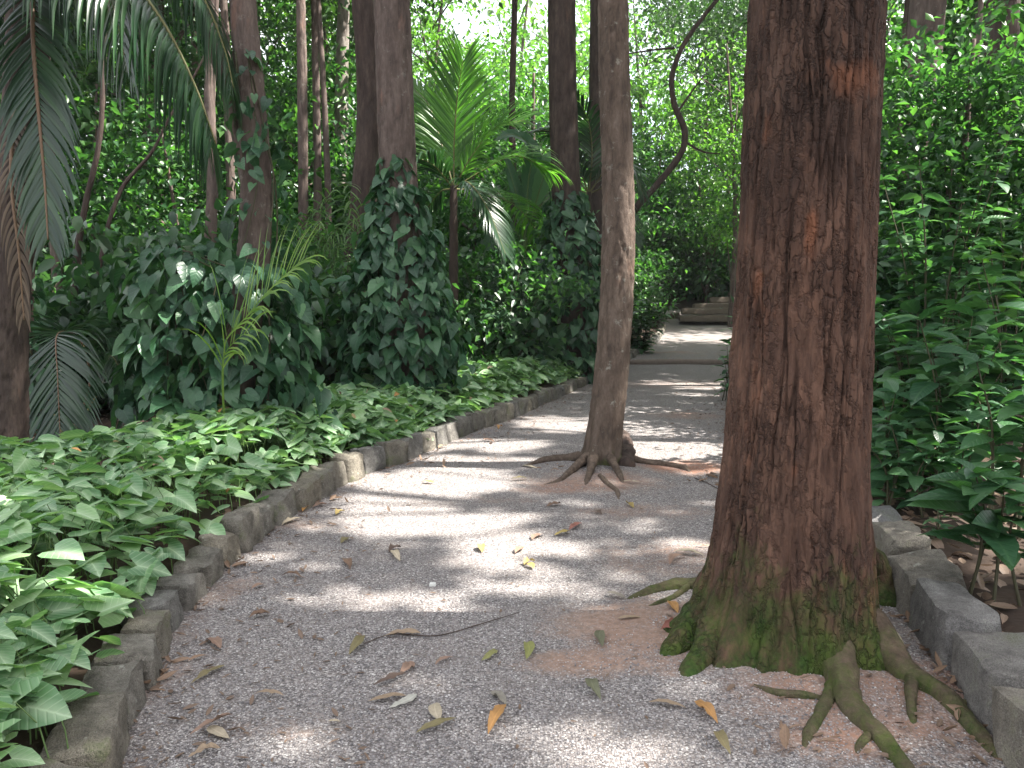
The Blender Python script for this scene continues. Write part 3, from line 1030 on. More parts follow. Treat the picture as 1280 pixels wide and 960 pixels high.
TREES.append((slim, po))


def simple_tree(label, px_axis, d, widths_px, mat, seed, top=6.0, group=None, nphi=40, ds=0.06, fork=None, base_z=None, cat='tree', fu=10, fv=2.5):
    """a trunk traced at depth d from photo pixels (bottom to top) and carried on upwards."""
    axp = [at(px, py, d) for px, py in px_axis]
    o = axp[0].copy()
    o[2] = float(ground_z(o[0], o[1]))
    if axp[0][2] > o[2] - 0.05:
        axp[0] = np.array([axp[0][0], axp[0][1], o[2] - 0.05]) if axp[0][2] - o[2] < 0.6 else axp[0]
        if axp[0][2] > o[2]:
            axp = [np.array([axp[0][0], axp[0][1], o[2] - 0.05])] + axp
            widths_px = [widths_px[0] * 1.15] + list(widths_px)
    rr = [wp / FPX * d / 2 for wp in widths_px]
    dirn = axp[-1] - axp[-2]
    dirn = dirn / np.linalg.norm(dirn)
    if top > 0:
        axp += [axp[-1] + dirn * top * 0.5, axp[-1] + dirn * top * 0.5 + np.array([0, 0, top * 0.5])]
        rr += [rr[-1] * 0.85, rr[-1] * 0.45]
    t = thing('tree', label, cat, tuple(o), group=group)
    trunk('trunk', axp, rr, mat, t, o, nphi=nphi, ds=ds, seed=seed, fu=fu, fv=fv, depth=0.012 if rr[0] > .08 else .004, fine=0.003)
    if fork:
        fp = [at(px, py, d) for px, py in fork[0]]
        V, F = tube(*resample(fp, 24, np.array([x / FPX * d / 2 for x in fork[1]])), 14)
        link('limb', mesh_np('limb', V - o, F), mat, t)
    TREES.append((t, o))
    return t, o


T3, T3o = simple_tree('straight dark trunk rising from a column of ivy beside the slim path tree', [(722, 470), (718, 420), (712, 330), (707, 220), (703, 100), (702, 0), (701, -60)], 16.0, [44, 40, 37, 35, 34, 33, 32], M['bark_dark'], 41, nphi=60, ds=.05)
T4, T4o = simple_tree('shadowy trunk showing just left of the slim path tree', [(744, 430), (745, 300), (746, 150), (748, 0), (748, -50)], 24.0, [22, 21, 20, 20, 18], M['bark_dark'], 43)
T5, T5o = simple_tree('stout grey trunk whose lower half is wrapped in heart leaved ivy', [(520, 525), (515, 450), (505, 330), (498, 220), (493, 100), (490, 0), (488, -60)], 10.6, [66, 56, 50, 46, 44, 43, 42], M['bark_grey'], 45, nphi=80, ds=.04)
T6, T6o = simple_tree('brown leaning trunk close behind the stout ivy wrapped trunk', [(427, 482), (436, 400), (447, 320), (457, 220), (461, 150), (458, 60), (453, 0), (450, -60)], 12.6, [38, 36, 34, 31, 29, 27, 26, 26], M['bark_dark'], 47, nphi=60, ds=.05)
T7, T7o = simple_tree('flaky grey brown trunk rising from the ivy mound at left, forking above', [(292, 560), (300, 450), (316, 330), (320, 230), (315, 140), (308, 60), (303, 0), (300, -60)], 7.9, [44, 42, 40, 37, 34, 33, 31, 30], M['bark_grey'], 49, nphi=80, ds=.035, fu=13, fv=5,
                      fork=([(312, 235), (296, 160), (276, 90), (260, 45), (245, -40)], [20, 17, 15, 14, 12]))
T8, T8o = simple_tree('thin reddish trunk between the forked tree and the double trunks', [(380, 380), (379, 250), (378, 120), (376, 0), (375, -50)], 14.5, [13, 12, 12, 11, 10], M['bark_grey'], 51)
T9, T9o = simple_tree('pale bare trunk in the wood seen left of the double trunks', [(428, 320), (427, 200), (427, 100), (430, 0)], 22.0, [19, 17, 16, 14], M['bark_pale'], 53)
T10, T10o = simple_tree('thick grey trunk among bright leaves right of the massive tree', [(1128, 420), (1134, 300), (1142, 200), (1152, 100), (1160, 0), (1163, -60)], 13.0, [44, 42, 40, 40, 40, 38], M['bark_grey'], 55, nphi=50)
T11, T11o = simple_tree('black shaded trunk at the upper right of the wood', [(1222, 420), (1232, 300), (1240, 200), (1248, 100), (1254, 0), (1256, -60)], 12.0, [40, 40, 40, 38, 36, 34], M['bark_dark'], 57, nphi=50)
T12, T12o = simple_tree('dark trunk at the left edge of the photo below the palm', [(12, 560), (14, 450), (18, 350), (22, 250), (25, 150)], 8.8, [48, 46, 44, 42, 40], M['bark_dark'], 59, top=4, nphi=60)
# the crooked tree behind the path
cro = at(770, 330, 19)
cro[2] = float(ground_z(cro[0], cro[1]))
crooked = thing('tree', 'thin crooked grey tree bending in an S above the path', 'tree', tuple(cro))
cp = [cro - np.array([0, 0, .05]), at(772, 330, 19), at(790, 268, 19), at(822, 230, 19), at(852, 190, 19), at(856, 165, 19), at(843, 130, 19), at(840, 95, 19), at(855, 55, 19), at(880, 20, 19), at(905, -15, 19), at(915, -70, 19)]
V, F = tube(*resample(cp, 90, np.array([10, 9, 9, 8, 8, 8, 7, 6.5, 6, 5, 5, 4]) / FPX * 19 / 2), 12, lambda ph, s, r: r * .25 * (fbm(np.stack([np.cos(ph), np.sin(ph), s * 5], -1), 5, 2) - .5))
link('trunk', mesh_np('trunk', V - cro, F), M['bark_dark'], crooked)
for q in ([(847, 140), (868, 110), (880, 95)], [(843, 60), (820, 62), (780, 68)], [(852, 175), (880, 190), (900, 192)]):
    V, F = tube(*resample([at(x, y, 19) for x, y in q], 14, np.array([3.2, 2.4, 1.4]) / FPX * 19 / 2), 8)
    link('branch', mesh_np('branch', V - cro, F), M['bark_dark'], crooked)

# ------------------------------------------------------------------ ivy columns
def ivy(label, origin, rings, d, size, nleaf, tree_mat, seed, nobj=300, flat=0.8, tip=None):
    """rings: (pixel y, left px, right px) from top to bottom, at depth d: a ragged cone of hanging leaves round a trunk."""
    r = np.random.default_rng(seed)
    t = thing('ivy_vine', label, 'climbing plant', tuple(origin))
    pys = np.array([q[0] for q in rings], float)
    l = np.array([q[1] for q in rings], float)
    rr = np.array([q[2] for q in rings], float)
    wts = np.interp(np.linspace(pys[0], pys[-1], 200), pys, rr - l)
    cdf = np.cumsum(wts) / wts.sum()
    py = np.interp(r.random(nleaf), cdf, np.linspace(pys[0], pys[-1], 200))
    cx = np.interp(py, pys, (l + rr) / 2)
    hw = np.interp(py, pys, (rr - l) / 2)
    ph = r.random(nleaf) * 2 * math.pi
    lump = 0.72 + 0.5 * fbm(np.stack([np.cos(ph) * 1.6 + seed, np.sin(ph) * 1.6, py / 45.0], -1), seed, 2)
    rad_px = hw * lump * (0.80 + 0.26 * r.random(nleaf) + np.where(r.random(nleaf) < .08, .25, 0))
    base = np.array([at(640, p, d) for p in (0.0, 960.0)])
    z = base[0][2] + (base[1][2] - base[0][2]) * py / 960.0
    k = d / FPX
    P = np.stack([(cx - 640) * k + np.cos(ph) * rad_px * k, d + np.sin(ph) * rad_px * k * flat, z], -1)
    out = np.stack([np.cos(ph), np.sin(ph), np.zeros(nleaf)], -1)
    P[:, 2] = np.maximum(P[:, 2], ground_z(P[:, 0], P[:, 1]) + 0.05)
    nrm = out * 0.6 + np.array([0, 0, 0.75]) + r.normal(size=(nleaf, 3)) * 0.38
    dd = np.array([0, 0, -0.75]) + out * 0.55 + r.normal(size=(nleaf, 3)) * np.array([.5, .5, .3])
    R = frames(dd, nrm)
    s = size * (0.42 + 0.72 * r.random(nleaf) ** 1.3)
    tocam = CAMP - P
    tocam /= np.linalg.norm(tocam, axis=1)[:, None]
    vis = (out * tocam).sum(1) + 0.25 * r.random(nleaf) + 2.0 * (rad_px / hw - 0.9)
    order = np.argsort(-vis)
    a, b_ = order[:nobj], order[nobj:]
    leaf_objs(t, origin, HEART_ME, M['ivy'], P[a], R[a], s[a])
    if len(b_):
        me = cloud_mesh('leaf_mass', HEARTS, P[b_], R[b_], s[b_])
        me.transform(Matrix.Translation(-Vector(origin)))
        link('leaf_mass', me, M['ivy'], t, kind='stuff')
    # climbing stems
    mb = MB()
    for j in range(7):
        a0 = r.random() * 6.28
        yy_ = np.linspace(pys[-1], pys[0], 14)
        hw_ = np.interp(yy_, pys, (rr - l) / 2) * 0.55
        cc = np.interp(yy_, pys, (l + rr) / 2)
        zz = base[0][2] + (base[1][2] - base[0][2]) * yy_ / 960.0
        an = a0 + np.linspace(0, 1.5, 14)
        pts = np.stack([(cc - 640) * k + np.cos(an) * hw_ * k, d + np.sin(an) * hw_ * k * flat, zz], -1)
        V, F = tube(pts, np.full(14, .007), 5)
        mb.add(V - origin, F)
    link('stem', mb.mesh('stem'), M['stem'], t, kind='stuff')
    return t


ivy('tall cone of dark heart shaped ivy climbing the stout grey trunk', T5o, [(185, 478, 512), (230, 468, 525), (280, 452, 550), (340, 438, 562), (400, 430, 570), (460, 428, 568), (505, 440, 560)], 10.5, .205, 1700, None, 61)
ivy('narrow column of ivy on the straight dark trunk beside the slim path tree', T3o, [(225, 690, 728), (260, 680, 742), (310, 668, 755), (360, 660, 760), (410, 658, 758), (450, 664, 752)], 15.9, .23, 1300, None, 63)
ivy('broad dark mound of big heart shaped leaves under the forked trunk at left', T7o, [(292, 200, 240), (320, 170, 380), (370, 165, 388), (430, 158, 388), (490, 155, 386), (560, 160, 378), (595, 175, 350)], 7.6, .205, 1150, None, 65, flat=.55)
ivy('thin ivy strand climbing the forked trunk above the leaf mound', T7o, [(60, 300, 328), (130, 298, 345), (200, 296, 365), (250, 285, 370), (300, 270, 372)], 7.75, .17, 110, None, 67, nobj=110)
ivy('sparse ivy leaves on the dark trunk at the left photo edge', T12o, [(330, -15, 50), (420, -15, 60), (500, -15, 65), (560, -10, 70)], 8.6, .17, 170, None, 69, nobj=170)

# ------------------------------------------------------------------ leafy ground cover on the left
r = np.random.default_rng(5)
n = 8200
gy = 1.7 + 14.6 * r.random(n) ** 1.35
gl = Lx(gy) - 0.27
depth_w = np.interp(gy, [1.7, 4, 5.6, 6.6, 8.5, 10, 13, 16.3], [2.2, 3.2, 3.6, 1.8, 1.4, 1.7, 1.7, 1.2])
u = r.random(n)
gx = gl + 0.10 - depth_w * u ** 0.9
hgt = 0.12 + 0.22 * r.random(n) + 0.20 * n2(gx * 1.2, gy * 1.2, 13)
hgt = hgt * (0.55 + 0.45 * sstep(0, 0.35, gl - gx))
gz = ground_z(gx, gy) + hgt
P = np.stack([gx, gy, gz], -1)
az = r.random(n) * 6.28
lean = np.stack([np.cos(az), np.sin(az), 0.1 - 0.5 * r.random(n)], -1)
lean += np.array([0.35, -0.35, 0]) * (r.random(n)[:, None])
nrm = np.stack([0.35 * np.cos(az), 0.35 * np.sin(az), np.ones(n)], -1) + r.normal(size=(n, 3)) * .3
R = frames(lean, nrm)
s = 0.08 + 0.11 * r.random(n) ** 1.3
s *= np.interp(gy, [1.7, 3, 6, 16], [1.0, 1.0, 1.05, 1.15])
# leaves drawn for the kerb edge: lean over the stones
co = (gp(120, 800) + np.array([-.3, 0, 0]))
cover = thing('ground_cover', 'bed of pale veined arrowhead leaves spilling over the left kerb stones', 'ground cover', (co[0], co[1], .1), kind='stuff')
origin = np.array(cover.location)
dist = np.linalg.norm(P - CAMP, axis=1)
px_ = 640 + P[:, 0] / P[:, 1] * FPX
inview = (px_ > -30) & (P[:, 1] > 2.0) & (hgt > 0.2)
score = np.where(inview, s / dist, 0)
order = np.argsort(-score)
a, b_ = order[:300], order[300:]
leaf_objs(cover, origin, ARROW_ME, M['cover'], P[a], R[a], s[a])
me = cloud_mesh('leaf_mass', ARROWS, P[b_], R[b_], s[b_])
me.transform(Matrix.Translation(-Vector(origin)))
link('leaf_mass', me, M['cover'], cover, kind='stuff')
DEADCOVER = order[330:2600:19]
COVER_DEAD = (P[DEADCOVER] + np.array([0, 0, .035]), R[DEADCOVER], s[DEADCOVER] * .62)
mb = MB()
for i in order[:1800]:
    p1 = P[i]
    p0 = np.array([p1[0] - lean[i, 0] * .09 + r.normal() * .02, p1[1] - lean[i, 1] * .09, p1[2] - hgt[i] - .01])
    pm = (p0 + p1) / 2 + np.array([-lean[i, 0] * .02, -lean[i, 1] * .02, .05])
    V, F = tube(np.array([p0, pm, p1]), np.array([.0035, .003, .0022]), 4, cap=False)
    mb.add(V - origin, F)
link('leaf_stalks', mb.mesh('leaf_stalks'), M['petiole'], cover, kind='stuff')

# ------------------------------------------------------------------ palms
def frond(parent, origin, pts, rad_, mat, rmat, nlf, llen, lwid, droop, seed, sweep=0.55, vee=0.15, start=0.08, sides=(1, -1), name='frond', upn=None):
    """a feather palm leaf: arching rachis and two rows of narrow folded leaflets."""
    r = np.random.default_rng(seed)
    C, RR = resample(pts, 60, np.linspace(rad_, rad_ * .25, len(pts)))
    V, F = tube(C, RR, 6)
    f = link(name, mesh_np(name, V - origin, F), rmat, parent)
    T = np.gradient(C, axis=0)
    T /= np.linalg.norm(T, axis=1)[:, None]
    mb = MB()
    up = np.array([0, 0, 1.0]) if upn is None else np.asarray(upn, float)
    for sd in sides:
        for j in range(nlf):
            u = start + (1 - start) * (j + r.random() * .4) / nlf
            k = min(59, int(u * 59))
            t = T[k]
            side = np.cross(t, up)
            if np.linalg.norm(side) < .15:
                side = np.array([1.0, 0, 0])
            side /= np.linalg.norm(side)
            nn = np.cross(side, t)
            L = llen * (0.35 + 0.65 * math.sin(math.pi * min(1, 0.16 + 0.80 * u)) ** .8) * r.uniform(.88, 1.1)
            d0 = side * sd * (1 - .25 * u) + t * (sweep + .55 * u) + nn * vee + r.normal(size=3) * .06
            d0 /= np.linalg.norm(d0)
            ns = 5
            c = [C[k]]
            dd = d0.copy()
            for q in range(ns):
                c.append(c[-1] + dd * L / ns)
                dd = dd + np.array([0, 0, -1]) * droop * (q + 1) / ns
                dd /= np.linalg.norm(dd)
            c = np.array(c)
            wprof = np.array([.45, .95, 1.0, .8, .45, .04]) * lwid / 2
            tt = np.gradient(c, axis=0)
            tt /= np.linalg.norm(tt, axis=1)[:, None]
            acr = np.cross(tt, nn + tt[0] * 0)
            acr /= np.linalg.norm(acr, axis=1)[:, None] + 1e-9
            nl = np.cross(acr, tt)
            A = c + acr * wprof[:, None] - nl * wprof[:, None] * .35
            B = c - acr * wprof[:, None] - nl * wprof[:, None] * .35
            V = np.concatenate([A, c, B])
            m_ = ns + 1
            i = np.arange(ns)
            F = np.concatenate([np.stack([i, i + 1, i + 1 + m_, i + m_], -1), np.stack([i + m_, i + 1 + m_, i + 1 + 2 * m_, i + 2 * m_], -1)])
            lc = np.stack([np.concatenate([np.full(m_, .1), np.zeros(m_), np.full(m_, -.1)]), np.tile(np.linspace(0, 1, m_), 3) + j * 1.7, np.zeros(3 * m_)], -1)
            mb.add(V - origin, F, lc)
    lf = link('leaflets', mb.mesh('leaflets', attr='leafco'), mat, f, kind='stuff')
    return f


def pts_at(pxs, ds):
    return [at(x, y, d) for (x, y), d in zip(pxs, ds)]


# palm at the upper left
p1o = at(8, 560, 6.6)
p1o[2] = float(ground_z(p1o[0], p1o[1]))
palm1 = thing('palm_tree', 'tall palm at left whose big dark fronds hang over the path edge', 'palm tree', tuple(p1o))
axp = [np.array([p1o[0], p1o[1], p1o[2] - .05]), at(14, 400, 6.6), at(25, 250, 6.6), at(33, 120, 6.6), at(36, 0, 6.6), at(40, -60, 6.6)]
trunk('trunk', axp, [.15, .13, .14, .15, .16, .14], M['bark_dark'], palm1, p1o, nphi=60, ds=.03, seed=71, fu=18, fv=9, depth=.014)
frond(palm1, p1o, pts_at([(38, -70), (40, -20), (42, 60), (50, 160), (56, 230), (60, 300)], [6.5, 6.2, 6.0, 5.95, 5.95, 5.95]), .022, M['palm'], M['rachis_brown'], 60, .58, .036, .5, 81, sweep=.7, vee=.1, upn=(0, -1, .3))
frond(palm1, p1o, pts_at([(45, -60), (90, -75), (150, -40), (205, 30), (245, 110), (270, 180)], [6.5, 6.2, 6.0, 6.0, 6.0, 6.0]), .022, M['palm'], M['rachis'], 85, 1.0, .04, 1.6, 82, sweep=.25, vee=-.25)
frond(palm1, p1o, pts_at([(60, -90), (120, -140), (200, -70), (250, -10), (280, 60), (292, 110)], [6.9, 7.2, 7.4, 7.4, 7.4, 7.4]), .02, M['palm'], M['rachis'], 75, 1.0, .038, 1.5, 83, sweep=.3, vee=-.1)
frond(palm1, p1o, pts_at([(30, -60), (10, -80), (-40, -30), (-80, 60)], [6.4, 6.0, 5.7, 5.6]), .02, M['palm'], M['rachis'], 45, .7, .036, .8, 84)
frond(palm1, p1o, pts_at([(45, -80), (70, -110), (110, -80), (140, 0), (160, 90)], [6.8, 7.4, 7.9, 8.1, 8.2]), .02, M['palm'], M['rachis'], 70, .95, .036, 1.5, 85, sweep=.3, vee=-.1)

# young palm low at the left
p3o = at(85, 570, 8.0)
p3o[2] = float(ground_z(p3o[0], p3o[1]))
palm3 = thing('palm_tree', 'low young palm with glossy dark drooping frond above the ground cover', 'palm tree', tuple(p3o))
frond(palm3, p3o, [p3o, at(112, 480, 8.4), at(100, 425, 8.2), at(72, 418, 7.7), at(72, 470, 7.4), at(76, 560, 7.2)], .013, M['palm'], M['rachis_brown'], 54, .88, .036, .42, 91, start=.36, sweep=.55, vee=.05, upn=(0, -.9, .5))
frond(palm3, p3o, [p3o, at(128, 480, 8.4), at(138, 445, 8.1), at(152, 470, 7.8), at(160, 530, 7.7)], .011, M['palm'], M['rachis'], 34, .40, .03, .5, 92, start=.35, sweep=.6, upn=(0, -.9, .5))
frond(palm3, p3o, [p3o, at(60, 500, 8.6), at(30, 430, 8.8), at(-10, 440, 8.8), at(-40, 500, 8.7)], .011, M['palm'], M['rachis'], 34, .5, .03, .6, 93, start=.3)

# bright palm behind the ivy cone
p2o = at(567, 440, 13.5)
p2o[2] = float(ground_z(p2o[0], p2o[1]))
palm2 = thing('palm_tree', 'sunlit yellow green palm with upright feathery fronds behind the ivy cone', 'palm tree', tuple(p2o))
V, F = tube(*resample([p2o - np.array([0, 0, .05]), at(567, 330, 13.5), at(567, 232, 13.5)], 40, np.array([.09, .075, .06])), 14, lambda ph, s, r: .006 * np.sin(s * 55))
link('trunk', mesh_np('trunk', V - p2o, F), M['bark_dark'], palm2)
hub = at(567, 236, 13.5)
for (pp, dd, L, dr, mt, nl) in [
        ([(568, 170), (573, 110), (580, 70)], [13.5, 13.4, 13.3], .75, .15, 'palm_bright', 40),
        ([(552, 180), (535, 130), (515, 110)], [13.7, 13.9, 14.1], .65, .3, 'palm_bright', 34),
        ([(590, 195), (620, 160), (655, 150)], [13.3, 13.0, 12.8], .65, .35, 'palm_bright', 34),
        ([(600, 215), (645, 195), (690, 215)], [13.6, 13.8, 14.0], .7, .55, 'palm_bright', 34),
        ([(540, 205), (515, 200), (490, 225)], [13.2, 12.9, 12.6], .6, .55, 'palm', 32),
        ([(585, 228), (610, 262), (632, 318)], [13.1, 12.8, 12.6], .5, .5, 'palm', 40),
        ([(600, 240), (650, 262), (690, 320)], [14.6, 16.2, 17.6], .7, .5, 'palm_bright', 34),
        ([(550, 240), (530, 270), (515, 330)], [13.7, 13.9, 14.1], .6, .6, 'palm', 32)]:
    frond(palm2, p2o, [hub] + pts_at(pp, dd), .016, M[mt], M['rachis'], nl + 6, L * 1.35, .042, dr, 100 + pp[0][0], sweep=.75, vee=.2, start=.15, upn=(0, -.6, .8) if dr < .4 else None)

# fan of blue green fronds behind the straight dark trunk
p4o = at(740, 430, 18.5)
p4o[2] = float(ground_z(p4o[0], p4o[1]))
palm4 = thing('palm_tree', 'blue green palm whose fronds show on both sides of the dark ivy trunk', 'palm tree', tuple(p4o))
V, F = tube(*resample([p4o - np.array([0, 0, .05]), at(738, 320, 18.5), at(736, 240, 18.5)], 30, np.array([.09, .08, .06])), 12)
link('trunk', mesh_np('trunk', V - p4o, F), M['bark_dark'], palm4)
hub = at(736, 242, 18.5)
for j, (pp) in enumerate([[(700, 200), (665, 205), (640, 240)], [(705, 235), (670, 265), (655, 310)], [(765, 205), (790, 210), (805, 245)], [(715, 190), (690, 165), (655, 165)], [(740, 190), (735, 150), (720, 120)], [(760, 235), (785, 265), (792, 300)]]):
    frond(palm4, p4o, [hub] + pts_at(pp, [18.3, 18.0, 17.8]), .018, M['palm'], M['rachis'], 34, .75, .05, .55, 140 + j, sweep=.7, vee=.15, start=.12)

# sparse yellow green frond leaning out of the ivy mound
go = at(280, 470, 6.95)
go[2] = float(ground_z(go[0], go[1]))
gr = thing('young_palm', 'thin yellow green feathery frond leaning out of the ivy mound', 'palm seedling', tuple(go))
frond(gr, go, [go, at(281, 432, 6.95), at(308, 396, 6.9), at(345, 354, 6.85), at(384, 322, 6.8)], .008, M['grass'], M['grass'], 20, .8, .019, .4, 161, start=.53, sweep=.55, vee=.35, upn=(-.5, -.6, .6))
frond(gr, go, [go, at(278, 455, 6.9), at(292, 428, 6.8), at(320, 408, 6.7)], .006, M['grass'], M['grass'], 8, .55, .018, .6, 162, start=.6, sweep=.8, vee=.2, upn=(-.3, -.8, .4))
bo2 = at(405, 420, 11.8)
bo2[2] = float(ground_z(bo2[0], bo2[1]))
gr2 = thing('bamboo_clump', 'fine light green drooping bamboo between the mound and the leaning trunk', 'bamboo', tuple(bo2))
M['bamboo'] = leaf_mat('bamboo_leaf', (0.05, 0.12, 0.035), (0.085, 0.175, 0.05), (0.13, 0.23, 0.07), 0.4, 0.4)
for j in range(11):
    rr_ = np.random.default_rng(j + 300)
    x0 = 372 + j * 7
    yt = rr_.uniform(225, 320)
    frond(gr2, bo2, [bo2 + np.array([(j - 5) * .05, .1 * rr_.normal(), -.02]), at(x0 + 3, 380, 11.8), at(x0 + rr_.uniform(-8, 10), yt + 25, 11.8 + rr_.uniform(-.6, .6)), at(x0 + rr_.uniform(-6, 22), yt, 11.6), at(x0 + rr_.uniform(-20, 34), yt + rr_.uniform(20, 60), 11.4)], .008, M['bamboo'], M['stem'], 15, .42, .022, rr_.uniform(.6, 1.5), 310 + j, start=.4, sweep=.5, name='cane')

# thin crooked saplings and lianas of the left wood
for j, (lb, px, d, wd) in enumerate([
        ('thin crooked sapling trunk standing behind the hanging palm frond', [(92, 400), (98, 310), (108, 250), (122, 190), (128, 130), (128, 70), (135, 0)], 10.5, [8, 8, 7, 6, 6, 5, 5]),
        ('thin straight sapling trunk left of the forked trunk', [(262, 380), (263, 300), (266, 220), (262, 130), (266, 40), (268, -20)], 13.0, [16, 15, 14, 13, 12, 12]),
        ('spindly sapling stem bending right behind the low young palm', [(118, 420), (125, 330), (150, 240), (190, 190), (205, 160)], 11.5, [6, 5, 5, 4, 3]),
        ('slender bare sapling beside the pale bare trunk', [(412, 360), (410, 240), (405, 120), (398, 0), (396, -30)], 17.0, [8, 8, 7, 6, 6]),
        ('thin dark sapling stem between the sunlit palm and the dark ivy trunk', [(640, 380), (642, 260), (640, 140), (643, 20), (644, -30)], 20.0, [9, 8, 8, 7, 7]),
        ('thin grey sapling stem left of the black shaded trunk', [(1205, 380), (1200, 260), (1210, 160), (1222, 60), (1228, -20)], 11.0, [8, 7, 7, 6, 6])]):
    simple_tree(lb, px, d, wd, M['bark_grey' if j % 2 else 'bark_dark'], 750 + j, top=3, nphi=16, ds=.08, cat='sapling')
# dead fronds hanging under the crown of the left palm
M['dead_palm'] = leaf_mat('dead_palm_leaflet', (0.05, 0.033, 0.023), (0.09, 0.06, 0.04), (0.14, 0.1, 0.07), 0.7, 0.15, tcol=(1.2, 1.0, .7))
for j, pp in enumerate([[(20, 120), (14, 220), (24, 320), (30, 400)]]):
    frond(palm1, p1o, pts_at(pp, [6.5, 6.3, 6.3, 6.35]), .018, M['dead_palm'], M['rachis_brown'], 30, .34, .022, 1.2, 760 + j, sweep=1.0, name='dead_frond', upn=(0, -1, .3))
# broad leaved plant beside the sunlit palm
bpo = at(655, 430, 17.6)
bpo[2] = float(ground_z(bpo[0], bpo[1]))
bpl = thing('banana_plant', 'plant with a few broad green paddle leaves between the sunlit palm and dark ivy trunk', 'banana plant', tuple(bpo))
for j, (pp, wd) in enumerate([([(655, 320), (660, 230), (664, 185), (640, 168), (618, 176)], 14), ([(655, 320), (652, 270), (640, 225), (630, 190)], 12), ([(655, 320), (668, 260), (690, 200), (712, 196), (724, 225)], 14), ([(655, 320), (670, 290), (690, 285), (702, 320)], 13), ([(655, 320), (645, 290), (622, 285), (604, 320)], 12)]):
    C, RR = resample(pts_at(pp, [17.6, 17.5 - .1 * j, 17.3 - .15 * j, 17.1 - .1 * j, 17.0][:len(pp)]), 40, np.linspace(.022, .004, len(pp)))
    V, F = tube(C, RR, 6)
    st = link('leaf', mesh_np('leaf', V - bpo, F), M['petiole'], bpl)
    T = np.gradient(C, axis=0)
    T /= np.linalg.norm(T, axis=1)[:, None]
    side = np.cross(T, np.array([0.25, -.75, .6]))
    side /= np.linalg.norm(side, axis=1)[:, None]
    up_ = np.cross(side, T)
    k0 = 14
    u = np.linspace(0, 1, 40 - k0)
    hw = np.sin(np.pi * u ** .8) ** .6 * wd / FPX * 14 * (1 + .08 * np.sin(u * 60 + j))
    Cc, Ss, Uu = C[k0:], side[k0:], up_[k0:]
    V = np.concatenate([Cc + Ss * hw[:, None] + Uu * hw[:, None] * .3, Cc + Ss * hw[:, None] * .5 + Uu * hw[:, None] * .22, Cc, Cc - Ss * hw[:, None] * .5 + Uu * hw[:, None] * .22, Cc - Ss * hw[:, None] + Uu * hw[:, None] * .3])
    m_ = 40 - k0
    i = np.arange(m_ - 1)
    F = np.concatenate([np.stack([i + q * m_, i + 1 + q * m_, i + 1 + (q + 1) * m_, i + (q + 1) * m_], -1) for q in range(4)])
    lc = np.stack([np.repeat([.25, .12, 0, -.12, -.25], m_), np.tile(u * 2, 5), np.zeros(5 * m_)], -1)
    link('blade', mesh_np('blade', V - bpo, F, {'leafco': lc}), M['palm_bright' if j == 3 else 'shrub'], st)

# ------------------------------------------------------------------ leafy shrubs right of the path
OV_ME = [tpl_mesh('shrub_leaf', t) for t in OVATES]


def leafy_shrub(label, o, stems, hmin, hmax, spread, size, seed, mat='shrub', group=None, lean=(0, 0), per=11, nobj=10 ** 6, lo=0.2, cat='shrub', name='shrub'):
    r = np.random.default_rng(seed)
    o = np.array([o[0], o[1], float(ground_z(o[0], o[1]))])
    t = thing(name, label, cat, tuple(o), group=group)
    PP, DD, NN, SS = [], [], [], []
    for i in range(stems):
        a = r.random() * 6.28
        h = r.uniform(hmin, hmax)
        tip = o + np.array([math.cos(a) * spread * r.uniform(.3, 1) + lean[0], math.sin(a) * spread * r.uniform(.3, 1) + lean[1], h])
        b0 = o + np.array([math.cos(a) * .12, math.sin(a) * .12, -.03])
        mid = (b0 + tip) / 2 + np.array([math.cos(a) * -.06, math.sin(a) * -.06, .12 * h])
        C, RR = resample([b0, mid, tip], 24, np.array([.008, .006, .0025]) * (1 + h * .2))
        V, F = tube(C, RR, 6)
        link('stem', mesh_np('stem', V - o, F), M['stem'], t)
        T = np.gradient(C, axis=0)
        T /= np.linalg.norm(T, axis=1)[:, None]
        npair = int(per * h / 1.1) + 2
        for j in range(npair):
            u = lo + (1 - lo) * (j + .5) / npair
            k = min(23, int(u * 23))
            a2 = j * 1.62 + r.random() * .5 + a
            for sgn in (0, math.pi):
                dv = np.array([math.cos(a2 + sgn), math.sin(a2 + sgn), r.uniform(-.25, .45)]) + T[k] * .15
                PP.append(C[k] + dv * .02)
                DD.append(dv)
                NN.append(np.array([0, 0, 1]) + r.normal(size=3) * .22)
                SS.append(size * r.uniform(.65, 1.2) * (1.0 if u < .9 else .7))
        for j in range(4):
            a2 = j * 1.57 + r.random()
            PP.append(C[-1])
            DD.append(np.array([math.cos(a2), math.sin(a2), r.uniform(.1, .8)]))
            NN.append(np.array([0, 0, 1]) + r.normal(size=3) * .2)
            SS.append(size * r.uniform(.5, .9))
    P, Dv, Nn, Sv = np.array(PP), np.array(DD), np.array(NN), np.array(SS)
    R = frames(Dv, Nn)
    n = len(P)
    order = r.permutation(n)
    a, b_ = order[:nobj], order[nobj:]
    leaf_objs(t, o, OV_ME, M[mat], P[a], R[a], Sv[a])
    if len(b_):
        me = cloud_mesh('leaf_mass', OVATES, P[b_], R[b_], Sv[b_])
        me.transform(Matrix.Translation(-Vector(o)))
        link('leaf_mass', me, M[mat], t, kind='stuff')
    return t


def gx_(px, y): return ((px - 640) / FPX * y * (1 / math.cos(PITCH)), y)


